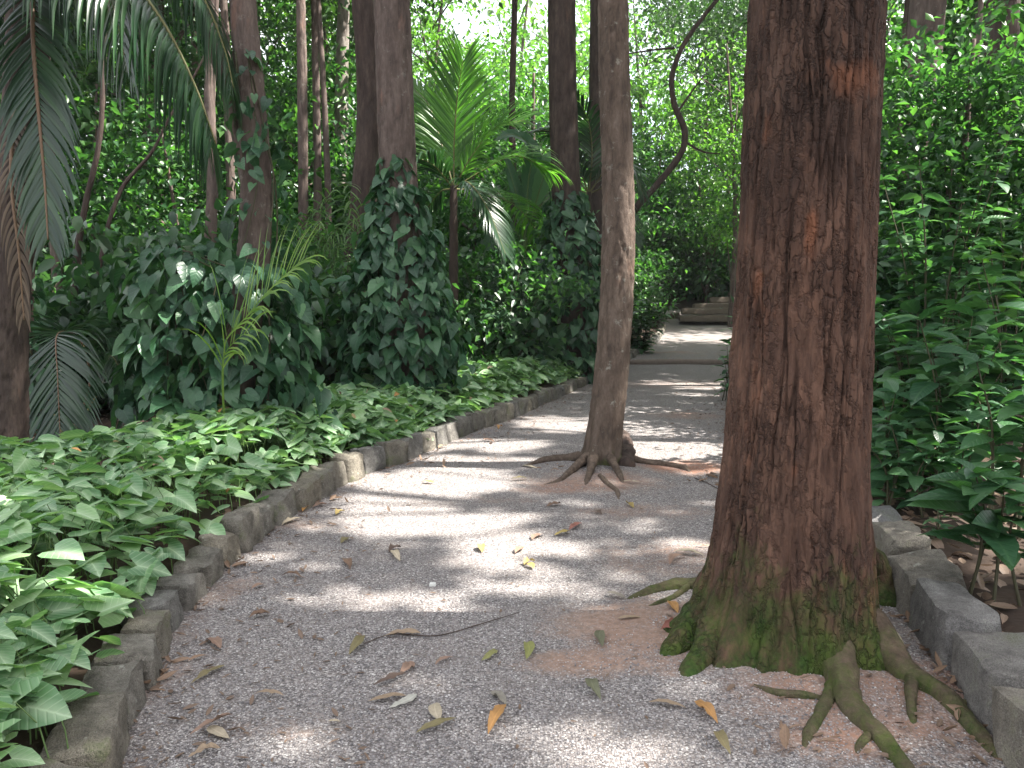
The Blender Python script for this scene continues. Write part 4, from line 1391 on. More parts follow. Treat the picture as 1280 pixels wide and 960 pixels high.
SHR = [
    ('shrub with the largest broad leaves, nearest the camera at the right photo edge', (1262, 3.7), 4, .45, .62, .2, .29, 6, 0.45),
    ('knee high seedling shrub between the massive trunk and the sunlit shrub', (1140, 5.2), 5, .3, .6, .3, .15, 12, .2),
    ('knee high shrub rising behind the leaf litter by the grey kerb', (1205, 5.2), 5, .35, .7, .3, .19, 10, .25),
    ('shrub with drooping leaves peeping past the right flank of the massive trunk', (1102, 5.6), 5, .4, .9, .3, .2, 10, .2),
    ('sunlit shrub standing right above the grey kerb stones and leaf litter', (1268, 4.7), 5, .75, 1.1, .35, .23, 8, .4),
    ('low glossy shrub against the right side of the massive trunk', (1125, 6.2), 7, .45, .95, .45, .21, 9, .15),
    ('upright shrub with paired leaves halfway between trunk and photo edge', (1195, 5.6), 6, .8, 1.3, .4, .23, 9, .25),
    ('tall shrub with backlit lime leaves near the right photo edge', (1275, 6.2), 6, 1.2, 1.75, .45, .26, 8, .3),
    ('shrub with long pale leaves behind the paired leaf shrub', (1150, 7.3), 7, .9, 1.5, .5, .25, 9, .12),
    ('dark shrub in the second row beside the massive trunk', (1105, 8.2), 7, .9, 1.6, .5, .26, 9, .12),
    ('leafy shrub in the second row under the bright branch', (1215, 8.0), 8, 1.0, 1.7, .6, .26, 9, .12),
    ('dense shrub in the back row below the thick grey trunk', (1130, 10.2), 9, 1.2, 2.2, .8, .28, 8, .12),
    ('dense shrub in the back row below the black shaded trunk', (1240, 10.0), 9, 1.2, 2.2, .8, .28, 8, .12),
]
for i, (lb, (px, y), st, h0, h1, sp, sz_, per, lo) in enumerate(SHR):
    x, y = gx_(px, y)
    leafy_shrub(lb, (x, y), st, h0, h1, sp, sz_ * (1.18 if y > 5.3 else 1.0), 200 + i, per=per, lo=lo, group='leafy shrubs along the right kerb', nobj=110)
leafy_shrub('sapling with layered dark leaves at eye height right of the massive trunk', gx_(1165, 7.6), 7, 2.0, 2.75, .75, .2, 231, mat='under', per=7, lo=.55, cat='sapling', name='sapling', nobj=150)
leafy_shrub('sapling with bright yellow green top leaves at the right photo edge', gx_(1262, 7.4), 5, 1.7, 2.1, .6, .2, 233, mat='forest_lime', per=7, lo=.6, cat='sapling', name='sapling', nobj=120)
leafy_shrub('small seedling sprouting from leaf litter behind the grey kerb', gx_(1185, 4.55), 2, .12, .2, .08, .075, 235, per=18, cat='seedling', name='seedling')
leafy_shrub('leafy twig poking out left of the massive trunk above the upper path', gx_(912, 12.8), 4, .7, 1.45, .22, .2, 237, mat='forest_lime', per=6, lo=.25)
leafy_shrub('green bush spilling over the kerb beside the upper path', (3.55, 22.3), 14, .8, 2.0, .9, .3, 239, mat='under', per=8, lo=.1, nobj=150)
leafy_shrub('dark bush at the foot of the ivy column by the kerb', (2.2, 20.0), 10, .7, 1.6, .8, .26, 241, mat='under', per=8, lo=.1, nobj=120)

# ------------------------------------------------------------------ log step, timber steps
a0 = np.array([Lx(STEP_Y) - .1, STEP_Y, 0]); b0 = np.array([Rx(STEP_Y) - .05, STEP_Y - .15, 0])
lp, lr = resample([a0 + [0, 0, .035], (a0 + b0) / 2 + [0, .05, .045], b0 + [0, 0, .05]], 40, np.array([.085, .09, .085]))
V, F = tube(lp, lr, 14, lambda ph, s, r: r * .22 * (fbm(np.stack([np.cos(ph), np.sin(ph), s * 2.5], -1), 3, 3) - .5))
tag(link('log_step', mesh_np('log_step', V - a0, F), M['log'], loc=tuple(a0)), 'pale rounded log laid across the path as a step', 'step')
steps = thing('timber_steps', 'brown timber steps climbing to the right at the end of the path', 'steps', tuple(at(850, 402, 31)), kind='structure')
so_ = np.array(steps.location)


def plank(name, a, L, Wd, H, yaw, mat, parent, origin, seed):
    me = stone_mesh(L, Wd, H, seed, chip=.004, nu=(12, 5, 5))
    o = link(name, me, mat, parent)
    c = np.asarray(a) + np.array([math.cos(yaw) * L / 2, math.sin(yaw) * L / 2, 0])
    o.location = tuple(c - origin)
    o.rotation_euler = (0, 0, yaw)
    return o


for i, (px, py, dd) in enumerate([(848, 402, 31.0), (851, 393, 31.6), (866, 387, 32.2), (887, 379, 32.9), (911, 371, 33.6), (934, 362, 34.3)]):
    for j in range(2):
        a = at(px, py, dd) + np.array([j * 2.32, j * -.12, 0])
        plank('step_board', a, 2.3, .85, .25, rad(-3), M['timber'], steps, so_, 700 + i * 2 + j)
edge = thing('retaining_wall', 'low brown stone edging where the path turns before the steps', 'wall', tuple(at(828, 402, 31.8)))
for j in range(3):
    plank('block', at(822 + j * 9.2, 402, 31.9 + j * .05), .28, .2, .33, 0, M['timber'], edge, np.array(edge.location), 730 + j)

# ------------------------------------------------------------------ overhead canopy added to shade the path, its gaps shaped to the sun patches
LIT = [  # centre px, half sizes px
    (470, 752, 95, 14), (690, 742, 55, 12), (560, 745, 40, 6), (545, 602, 95, 15), (490, 640, 75, 22), (560, 650, 50, 14), (630, 672, 52, 17), (715, 690, 30, 6),
    (840, 527, 85, 15), (700, 530, 45, 8), (850, 563, 80, 14), (600, 578, 60, 8), (640, 555, 40, 8), (760, 945, 130, 42), (690, 915, 60, 14), (1010, 950, 60, 22), (705, 822, 70, 7), (840, 748, 40, 9),
    (1130, 705, 40, 22), (1205, 720, 45, 28), (1110, 800, 25, 8), (850, 458, 55, 4), (850, 466, 60, 3), (880, 500, 40, 6), (560, 555, 40, 7), (800, 642, 50, 10), (640, 690, 60, 10), (620, 640, 40, 6), (870, 690, 30, 8), (640, 715, 60, 9),
    (520, 500, 60, 12), (860, 405, 30, 4), (865, 478, 50, 6), (850, 447, 60, 4), (330, 700, 40, 10)]
LITG = []
for (px, py, rx_, ry_) in LIT:
    c = gp(px, py)
    d = c[1]
    LITG.append((c[0], c[1], rx_ / FPX * d * 1.3, ry_ * d * d / (FPX * CAM_H) * 1.5))
LITG += [(2.9, 5.7, .5, .4), (3.7, 7.0, .6, .5), (2.7, 4.3, .35, .3), (-3.9, 13.6, 1.3, 1.3), (2.3, 5.0, .5, .45), (3.2, 6.2, .6, .5), (2.4, 7.5, .5, .6), (-4.2, 7.0, .5, .3)]


def lit_mask(qx, qy):
    wx = qx + .3 * (n2(qx * 2.0, qy * 2.0, 21) - .5) + .03 * (n2(qx * 9, qy * 9, 23) - .5)
    wy = qy + .3 * (n2(qx * 2.0, qy * 2.0, 22) - .5) + .03 * (n2(qx * 9, qy * 9, 24) - .5)
    m_ = np.zeros(len(qx), bool)
    for (cx, cy, a, b) in LITG:
        m_ |= ((wx - cx) / a) ** 2 + ((wy - cy) / b) ** 2 < 1.0
    return m_


r = np.random.default_rng(77)
n = 75000
qx = r.uniform(-7.5, 9.5, n)
qy = r.uniform(0.3, 24, n)
onpath = (qx > Lx(qy) - .3) & (qx < Rx(qy) + .3)
gap = n2(qx * .55, qy * .55, 51, 3) + .35 * (n2(qx * 2.5, qy * 2.5, 53, 2) - .5)
thr = np.where(onpath, .90, np.where(qx < Lx(qy), .74, .52))
H = r.uniform(12.5, 17.5, n)
off = H / math.tan(SUN_EL)
dist_edge = np.where(qx < -6, 0.5, 1)
keep = (~lit_mask(qx, qy)) & (gap < thr)
qx, qy, H, off = qx[keep], qy[keep], H[keep], off[keep]
P = np.stack([qx + SUN_H[0] * off, qy + SUN_H[1] * off, H], -1)
n = len(P)
nr = SUN_DIR[None] * .9 + rdir(n, r) * .8
dv = rdir(n, r)
R = frames(dv, nr)
s = r.uniform(.17, .27, n)
OFFTREES = [(10.5, 2.5), (13.5, 12.5), (17.0, 6.0), (18.0, 12.0), (17.5, 18.5), (7.2, 3.0), (9.8, 5.5), (8.3, 9.0), (12.2, 10.5), (10.2, 14.5), (12.4, 18.5), (14.6, 15.0), (9.0, 0.2), (14.5, 4.0), (15.5, 8.5)]  # unseen trees out of frame, added to hold the canopy that casts shade
casters = []
for i, (x, y) in enumerate(OFFTREES):
    z = float(ground_z(x, y))
    o = np.array([x, y, z])
    t = thing('tree', 'unseen tall grey tree added right of the path to carry the shading canopy', 'tree', tuple(o), group='unseen shade trees added right of the path')
    rr_ = np.random.default_rng(400 + i)
    pts = [o - [0, 0, .05], o + [rr_.normal() * .1, rr_.normal() * .1, 3], o + [rr_.normal() * .3, rr_.normal() * .3, 9], o + [rr_.normal() * .5, rr_.normal() * .5, 15.5]]
    trunk('trunk', pts, [.19, .16, .13, .06], M['bark_grey'], t, o, nphi=28, ds=.15, seed=500 + i)
    casters.append((t, o))
CT = casters + [(T10, T10o), (T11, T11o), (big, bo)]
cxy = np.array([[o[0], o[1]] for _, o in CT])
near = np.argmin((P[:, None, 0] - cxy[None, :, 0]) ** 2 + (P[:, None, 1] - cxy[None, :, 1]) ** 2, axis=1)
for i, (t, o) in enumerate(CT):
    k = near == i
    if k.sum() < 5:
        continue
    me = cloud_mesh('crown', SMALL, P[k], R[k], s[k] * 1.35)
    me.transform(Matrix.Translation(-Vector(o)))
    link('crown', me, M['canopy'], t)
    # limbs reaching into the crown
    mb = MB()
    rr_ = np.random.default_rng(900 + i)
    idx = np.where(k)[0]
    for j in rr_.choice(idx, min(7, len(idx)), replace=False):
        b1 = P[j]
        b0_ = np.array([o[0], o[1], rr_.uniform(9, 11.5)])
        V, F = tube(*resample([b0_, (b0_ + b1) / 2 + [0, 0, .5], b1], 10, np.array([.05, .035, .012])), 6)
        mb.add(V - o, F)
    link('limbs', mb.mesh('limbs'), M['bark_grey'], t, kind='stuff')

# ------------------------------------------------------------------ background wood
def crown_mesh(name, seed, rx_, ry_, z0, z1, nclump, per, size, clump_r, tpls=SMALL):
    r = np.random.default_rng(seed)
    c = rdir(nclump, r) * (r.random(nclump) ** .45)[:, None]
    c = c * np.array([rx_, ry_, (z1 - z0) / 2]) + np.array([0, 0, (z0 + z1) / 2])
    P = c[:, None, :] + r.normal(size=(nclump, per, 3)) * (clump_r * r.uniform(.6, 1.4, nclump))[:, None, None] * np.array([1.1, 1.1, .42])
    P = P.reshape(-1, 3)
    n = len(P)
    az = r.random(n) * 6.28
    dv = np.stack([np.cos(az), np.sin(az), -.5 + .5 * r.normal(size=n)], -1)
    nr = np.array([0, 0, 1.0]) + r.normal(size=(n, 3)) * .42
    return cloud_mesh(name, tpls, P, frames(dv, nr), size * r.uniform(.6, 1.3, n)), c


def forest_tree_proto(seed, h, rx_, mat, size, nclump, per, z0=1.5, clump_r=.5, bark='bark_grey', tr=.13):
    t = thing('forest_tree', '', 'tree')
    me, c = crown_mesh('crown', seed, rx_, rx_, z0, h, nclump, per, size, clump_r)
    link('crown', me, M[mat], t)
    r = np.random.default_rng(seed + 1)
    pts = [np.array([0, 0, -.1]), np.array([r.normal() * .1, r.normal() * .1, h * .35]), np.array([r.normal() * .3, r.normal() * .3, h * .9])]
    trunk('trunk', pts, [tr, tr * .8, tr * .3], M[bark], t, np.zeros(3), nphi=18, ds=.25, seed=seed)
    mb = MB()
    for j in range(10):
        b1 = c[r.integers(len(c))]
        b0_ = np.array([0, 0, max(.5, b1[2] - r.uniform(.8, 2.5))])
        V, F = tube(*resample([b0_, (b0_ + b1) / 2 + [0, 0, .15], b1], 8, np.array([.04, .028, .01])), 5)
        mb.add(V, F)
    link('limbs', mb.mesh('limbs'), M[bark], t, kind='stuff')
    return t


PROT = [forest_tree_proto(601, 13, 3.0, 'forest', .27, 60, 85, z0=2.0, clump_r=.55),
        forest_tree_proto(603, 15, 3.4, 'forest_lime', .24, 50, 80, z0=3.5, clump_r=.6),
        forest_tree_proto(605, 9, 2.6, 'forest', .22, 55, 90, z0=.6, clump_r=.5),
        forest_tree_proto(607, 6.0, 2.2, 'forest', .22, 45, 80, z0=.3, clump_r=.45, tr=.07),
        forest_tree_proto(609, 15.5, 4.4, 'canopy', .26, 70, 90, z0=9.5, clump_r=.7, tr=.12)]  # high crown added overhead to shade the background wood
used = [False] * 5
ANCH = [(-30, 'the left photo edge'), (30, 'the left palm trunk'), (85, 'the low young palm'), (200, 'the hanging palm frond'), (270, 'the ivy mound'), (325, 'the forked trunk'), (378, 'the thin reddish trunk'), (428, 'the pale bare trunk'), (457, 'the leaning trunk'), (500, 'the ivy cone'),
        (567, 'the sunlit palm'), (635, 'the gap right of the sunlit palm'), (705, 'the dark ivy trunk'), (770, 'the slim path tree'), (850, 'the crooked tree'), (915, 'the timber steps'), (1000, 'the massive trunk'), (1090, 'the right flank of the massive trunk'), (1145, 'the thick grey trunk'), (1195, 'the layered dark sapling'), (1242, 'the black shaded trunk'), (1300, 'the right photo edge')]
ORD = ['nearest', 'second', 'third', 'fourth', 'fifth', 'sixth', 'seventh', 'eighth', 'ninth', 'tenth', 'eleventh', 'twelfth']
BACK = []


def place_back(px, d, t, kind):
    BACK.append((min(range(len(ANCH)), key=lambda i: abs(ANCH[i][0] - px)), d, t, kind))


def label_back():
    seen = {}
    for a, d, t, kind in sorted(BACK, key=lambda q: (q[3], q[0], q[1])):
        k = (a, kind)
        t['label'] = '%s %s behind %s' % (ORD[min(seen.get(k, 0), 11)], kind, ANCH[a][1])
        t['group'] = 'trees of the background wood' if 'tree' in kind else 'bushes of the understorey'
        seen[k] = seen.get(k, 0) + 1


PKIND = ['dense dark green tree', 'airy light green tree', 'bushy green tree', 'low light green tree', 'tall tree with added shading crown']
for (px, d, k, sc, z) in [
        (30, 17, 2, 1, 'L'), (120, 15, 3, 1, 'L'), (210, 18, 0, .9, 'L'), (60, 24, 0, 1, 'L'), (160, 27, 1, 1, 'L'), (270, 24, 2, 1.1, 'L'), (340, 20, 3, 1.1, 'L'), (-40, 20, 1, 1, 'L'), (240, 14, 3, .8, 'L'), (330, 30, 0, 1.1, 'L'), (100, 34, 1, 1.1, 'L'), (0, 30, 0, 1.1, 'L'), (210, 36, 0, 1.2, 'L'),
        (400, 22, 2, 1, 'C'), (430, 28, 1, .9, 'C'), (400, 36, 0, 1.1, 'C'), (560, 24, 2, .9, 'C'), (600, 20, 3, 1, 'C'), (600, 32, 2, .95, 'C'), (660, 26, 2, 1, 'C'), (500, 32, 2, 1.0, 'C'), (690, 38, 3, 1.3, 'C'), (620, 42, 2, 1.1, 'C'), (480, 20, 3, .9, 'C'), (540, 40, 2, 1.1, 'C'), (460, 42, 1, 1.2, 'C'),
        (770, 40, 3, 1.2, 'M'), (820, 36, 3, 1.3, 'M'), (900, 38, 1, .85, 'M'), (880, 34, 3, 1.1, 'M'), (860, 46, 2, 1.0, 'M'), (930, 42, 0, 1, 'M'), (980, 36, 1, 1, 'M'), (910, 30, 1, .75, 'M'), (750, 30, 3, 1, 'M'), (930, 35, 4, .9, 'M'), (870, 42, 4, 1, 'M'),
        (1110, 18, 3, 1, 'R'), (1190, 17, 2, .9, 'R'), (1260, 18, 3, 1.1, 'R'), (1240, 22, 0, 1, 'R'), (1290, 22, 0, 1, 'R'), (1170, 31, 1, 1, 'R'), (1240, 33, 0, 1.1, 'R'), (1080, 30, 0, 1, 'R'), (1320, 28, 1, 1, 'R'), (1340, 17, 2, 1, 'R'), (1135, 11.5, 3, .8, 'R'), (1235, 10.8, 3, .75, 'R'), (1175, 10.2, 2, .55, 'R'), (1275, 9.5, 2, .55, 'R'),
        (-60, 14, 4, .8, 'L'), (80, 13, 4, .8, 'L'), (190, 17, 4, .9, 'L'), (290, 15, 4, .85, 'L'), (20, 21, 4, 1, 'L'), (250, 22, 4, 1, 'L'), (130, 28, 4, 1.1, 'L'), (395, 18, 4, .9, 'L'), (460, 25, 4, 1, 'C'), (540, 34, 1, 1, 'C'), (640, 38, 1, 1, 'C'), (800, 46, 1, 1, 'M'), (715, 36, 1, .9, 'M'), (670, 30, 3, 1.1, 'C'), (1110, 20, 4, 1, 'R'), (1200, 21, 4, 1, 'R'), (1290, 19, 4, 1, 'R'), (430, 32, 4, 1.1, 'C')]:
    x, y = gx_(px, d)
    loc = (x, y, float(ground_z(x, y)))
    rz = float(rng.random() * 6.28)
    if not used[k]:
        t = PROT[k]
        t.location = loc
        t.rotation_euler = (0, 0, rz)
        t.scale = (sc, sc, sc)
        used[k] = True
    else:
        t = dup(PROT[k], loc, rz, sc)
    place_back(px, d, t, PKIND[k])

# understorey bushes
def bush_proto(seed, mat, size, nclump=26, per=70, rx_=1.1, h=1.7, tpl=SMALL):
    t = thing('understorey_bush', '', 'bush')
    me, c = crown_mesh('foliage', seed, rx_, rx_, .1, h, nclump, per, size, .28, tpl)
    link('foliage', me, M[mat], t)
    mb = MB()
    r = np.random.default_rng(seed)
    for j in range(12):
        b1 = c[j]
        V, F = tube(*resample([np.array([r.normal() * .08, r.normal() * .08, -.05]), b1 * .5 + [0, 0, .1], b1], 8, np.array([.014, .01, .004])), 5)
        mb.add(V, F)
    link('twigs', mb.mesh('twigs'), M['stem'], t, kind='stuff')
    return t


BP = [bush_proto(651, 'under', .13), bush_proto(653, 'under', .17, 22, 60, 1.2, 2.1, [ovate(.2, .4, 1.2)]), bush_proto(655, 'forest', .12, 30, 75, 1.3, 2.4), bush_proto(657, 'under', .2, 20, 45, 1.0, 1.5, [ovate(.3, .3, 1.4)])]
used = [False] * 4
BKIND = ['fine leaved bush', 'broad leaved bush', 'tall bright bush', 'low big leaved bush']
rb = np.random.default_rng(88)
BL = []
for i in range(26): BL.append((rb.uniform(-60, 420), rb.uniform(9.5, 19), 'L'))
for i in range(20): BL.append((rb.uniform(400, 700), rb.uniform(12.5, 23), 'C'))
for i in range(10): BL.append((rb.uniform(560, 680), rb.uniform(12.5, 16), 'C'))
for i in range(12): BL.append((rb.uniform(790, 960), rb.uniform(35, 40), 'M'))
for i in range(8): BL.append((rb.uniform(745, 815), rb.uniform(26, 33), 'M'))
for i in range(22): BL.append((rb.uniform(1060, 1340), rb.uniform(9.5, 18), 'R'))
for i in range(8): BL.append((rb.uniform(1000, 1300), rb.uniform(19, 26), 'R'))
for (px, d, z) in BL:
    x, y = gx_(px, d)
    if Lx(y) - 1.3 < x < Rx(y) + 1.2 and y < 34:
        continue
    k = int(rb.integers(4))
    sc = float(rb.uniform(.8, 1.35)) * (1 + max(0, d - 18) * .03)
    loc = (x, y, float(ground_z(x, y)) - .02)
    if not used[k]:
        t = BP[k]
        t.location = loc
        t.scale = (sc, sc, sc)
        used[k] = True
    else:
        t = dup(BP[k], loc, float(rb.random() * 6.28), sc)
    place_back(px, d, t, BKIND[k])
label_back()

# far wood that reads as one mass
r = np.random.default_rng(99)
n = 30000
ang = r.uniform(-.75, .75, n)
dd = r.uniform(46, 66, n)
cx_, cy_ = np.sin(ang) * dd, np.cos(ang) * dd
zz = r.random(n) ** 1.2 * 22
g_ = fbm(np.stack([ang * 22, zz * .35, dd * .06], -1), 31, 3)
keep = g_ < np.interp(zz, [0, 8, 14, 22], [.75, .55, .43, .36])
P = np.stack([cx_, cy_, zz + ground_z(cx_, cy_)], -1)[keep]
n = len(P)
R = frames(rdir(n, r), np.array([0, -.3, 1.0]) + r.normal(size=(n, 3)) * .5)
tag(link('forest', cloud_mesh('forest', SMALL, P, R, r.uniform(.45, .95, n)), M['forest_lime']), 'far green forest closing the view behind all the trees', 'forest', kind='stuff')

# ------------------------------------------------------------------ leaf litter
def dry_mat(name, c):
    m, nt, b, out = new_mat(name)
    N = NB(nt)
    xyz = nt.nodes.new('ShaderNodeSeparateXYZ')
    N.set(xyz.inputs[0], N.attr('leafco', 1))
    v = N.range(N.math('ABSOLUTE', xyz.outputs[0]), 0, .03, .5, 0)
    blot = N.range(N.noise(N.attr('leafco', 1), 7, 5, .7), .4, .7, 0, .6)
    col = N.mix(blot, c, tuple(x * .5 for x in c))
    col = N.mix(v, col, tuple(min(1, x * 1.5) for x in c))
    col = N.mix(N.math('MULTIPLY', N.rand(), .3), col, (.16, .11, .08))
    N.set(b.inputs['Base Color'], col)
    b.inputs['Roughness'].default_value = .6
    t = nt.nodes.new('ShaderNodeBsdfTranslucent')
    N.set(t.inputs[0], col)
    ms = nt.nodes.new('ShaderNodeMixShader')
    ms.inputs[0].default_value = .18
    nt.links.new(b.outputs[0], ms.inputs[1])
    nt.links.new(t.outputs[0], ms.inputs[2])
    nt.links.new(ms.outputs[0], out.inputs[0])
    return m


DRY = {'orange': (.48, .25, .075), 'cream': (.46, .40, .29), 'tan': (.33, .245, .16), 'pinkish': (.28, .18, .13), 'brown': (.16, .095, .06), 'dark': (.07, .045, .035), 'olive': (.2, .175, .075),
       'yellow': (.42, .32, .1), 'lime': (.24, .25, .08), 'white': (.5, .5, .44), 'red': (.26, .1, .075), 'grey': (.24, .22, .18), 'green': (.13, .15, .085)}
DM = {k: dry_mat('dry_leaf_' + k, v) for k, v in DRY.items()}
for zone, (n, fx) in {'right': (2600, 0), 'left': (1500, 1)}.items():
    if fx == 0:
        y = r.uniform(2.2, 11, n)
        x = Rx(y) + .25 + 4.5 * r.random(n) ** 1.3
    else:
        y = r.uniform(8, 17, n)
        x = Lx(y) - .8 - 5 * r.random(n)
    z = ground_z(x, y) + .012 + .02 * r.random(n)
    az = r.random(n) * 6.28
    R = frames(np.stack([np.cos(az), np.sin(az), .25 * r.normal(size=n)], -1), np.array([0, 0, 1.0]) + r.normal(size=(n, 3)) * .35)
    o = link('leaf_litter', cloud_mesh('leaf_litter', [ovate(.5, -.3, .9), ovate(.3, .5, 1.1)], np.stack([x, y, z], -1), R, r.uniform(.05, .13, n)), dry_mat('litter_' + zone, (.24, .17, .12)))
    tag(o, 'dry brown leaf litter under the shrubs on the %s of the path' % zone, 'leaf litter', kind='stuff')

# crumbs of leaf and bark on the gravel, thickest along the kerbs and round the roots
n = 3600
y = 2.2 + 14 * r.random(n) ** 1.5
e = r.random(n) ** 2.2 * .9
x = np.where(r.random(n) < .5, Lx(y) + e, Rx(y) - e)
far_ = r.random(n) < .35
x = np.where(far_, Lx(y) + (Rx(y) - Lx(y)) * r.random(n), x)
az = r.random(n) * 6.28
R = frames(np.stack([np.cos(az), np.sin(az), .15 * r.normal(size=n)], -1), np.array([0, 0, 1.0]) + r.normal(size=(n, 3)) * .3)
o = link('litter_crumbs', cloud_mesh('litter_crumbs', [ovate(.5, -.2, .8), ovate(.2, .3, .35)], np.stack([x, y, path_z(x, y) + .01], -1), R, r.uniform(.012, .055, n) * np.where(far_, .7, 1.15)), dry_mat('litter_crumb', (.17, .115, .08)))
tag(o, 'small crumbs of dead leaf and bark along the edges of the gravel path', 'leaf litter', kind='stuff')

rd = np.random.default_rng(4242)
cs = []
for (px, py, k, sp) in [(395, 632, 10, .12), (210, 838, 9, .1), (300, 712, 8, .12), (520, 580, 10, .2), (620, 545, 9, .25), (1150, 835, 14, .14), (1105, 785, 10, .1), (895, 600, 12, .12), (690, 590, 6, .12), (1030, 935, 7, .12), (700, 500, 9, .3), (1215, 905, 8, .08)]:
    c = gp(px, py)
    cs.append(c[None, :2] + rd.normal(size=(k, 2)) * sp)
q = np.concatenate(cs)
x = np.clip(q[:, 0], Lx(q[:, 1]) + .015, Rx(q[:, 1]) - .015)
n = len(q)
az = rd.random(n) * 6.28
R = frames(np.stack([np.cos(az), np.sin(az), .2 * rd.normal(size=n)], -1), np.array([0, 0, 1.0]) + rd.normal(size=(n, 3)) * .45)
o = link('leaf_drift', cloud_mesh('leaf_drift', [ovate(.6, -.4, .7), ovate(.5, .3, .5), ovate(.9, -.2, .8)], np.stack([x, q[:, 1], path_z(x, q[:, 1]) + .016], -1), R, rd.uniform(.04, .11, n)), dry_mat('drift_leaf', (.26, .17, .11)))
tag(o, 'small drifts of dead brown leaves caught against the kerbs and roots', 'leaf litter', kind='stuff')

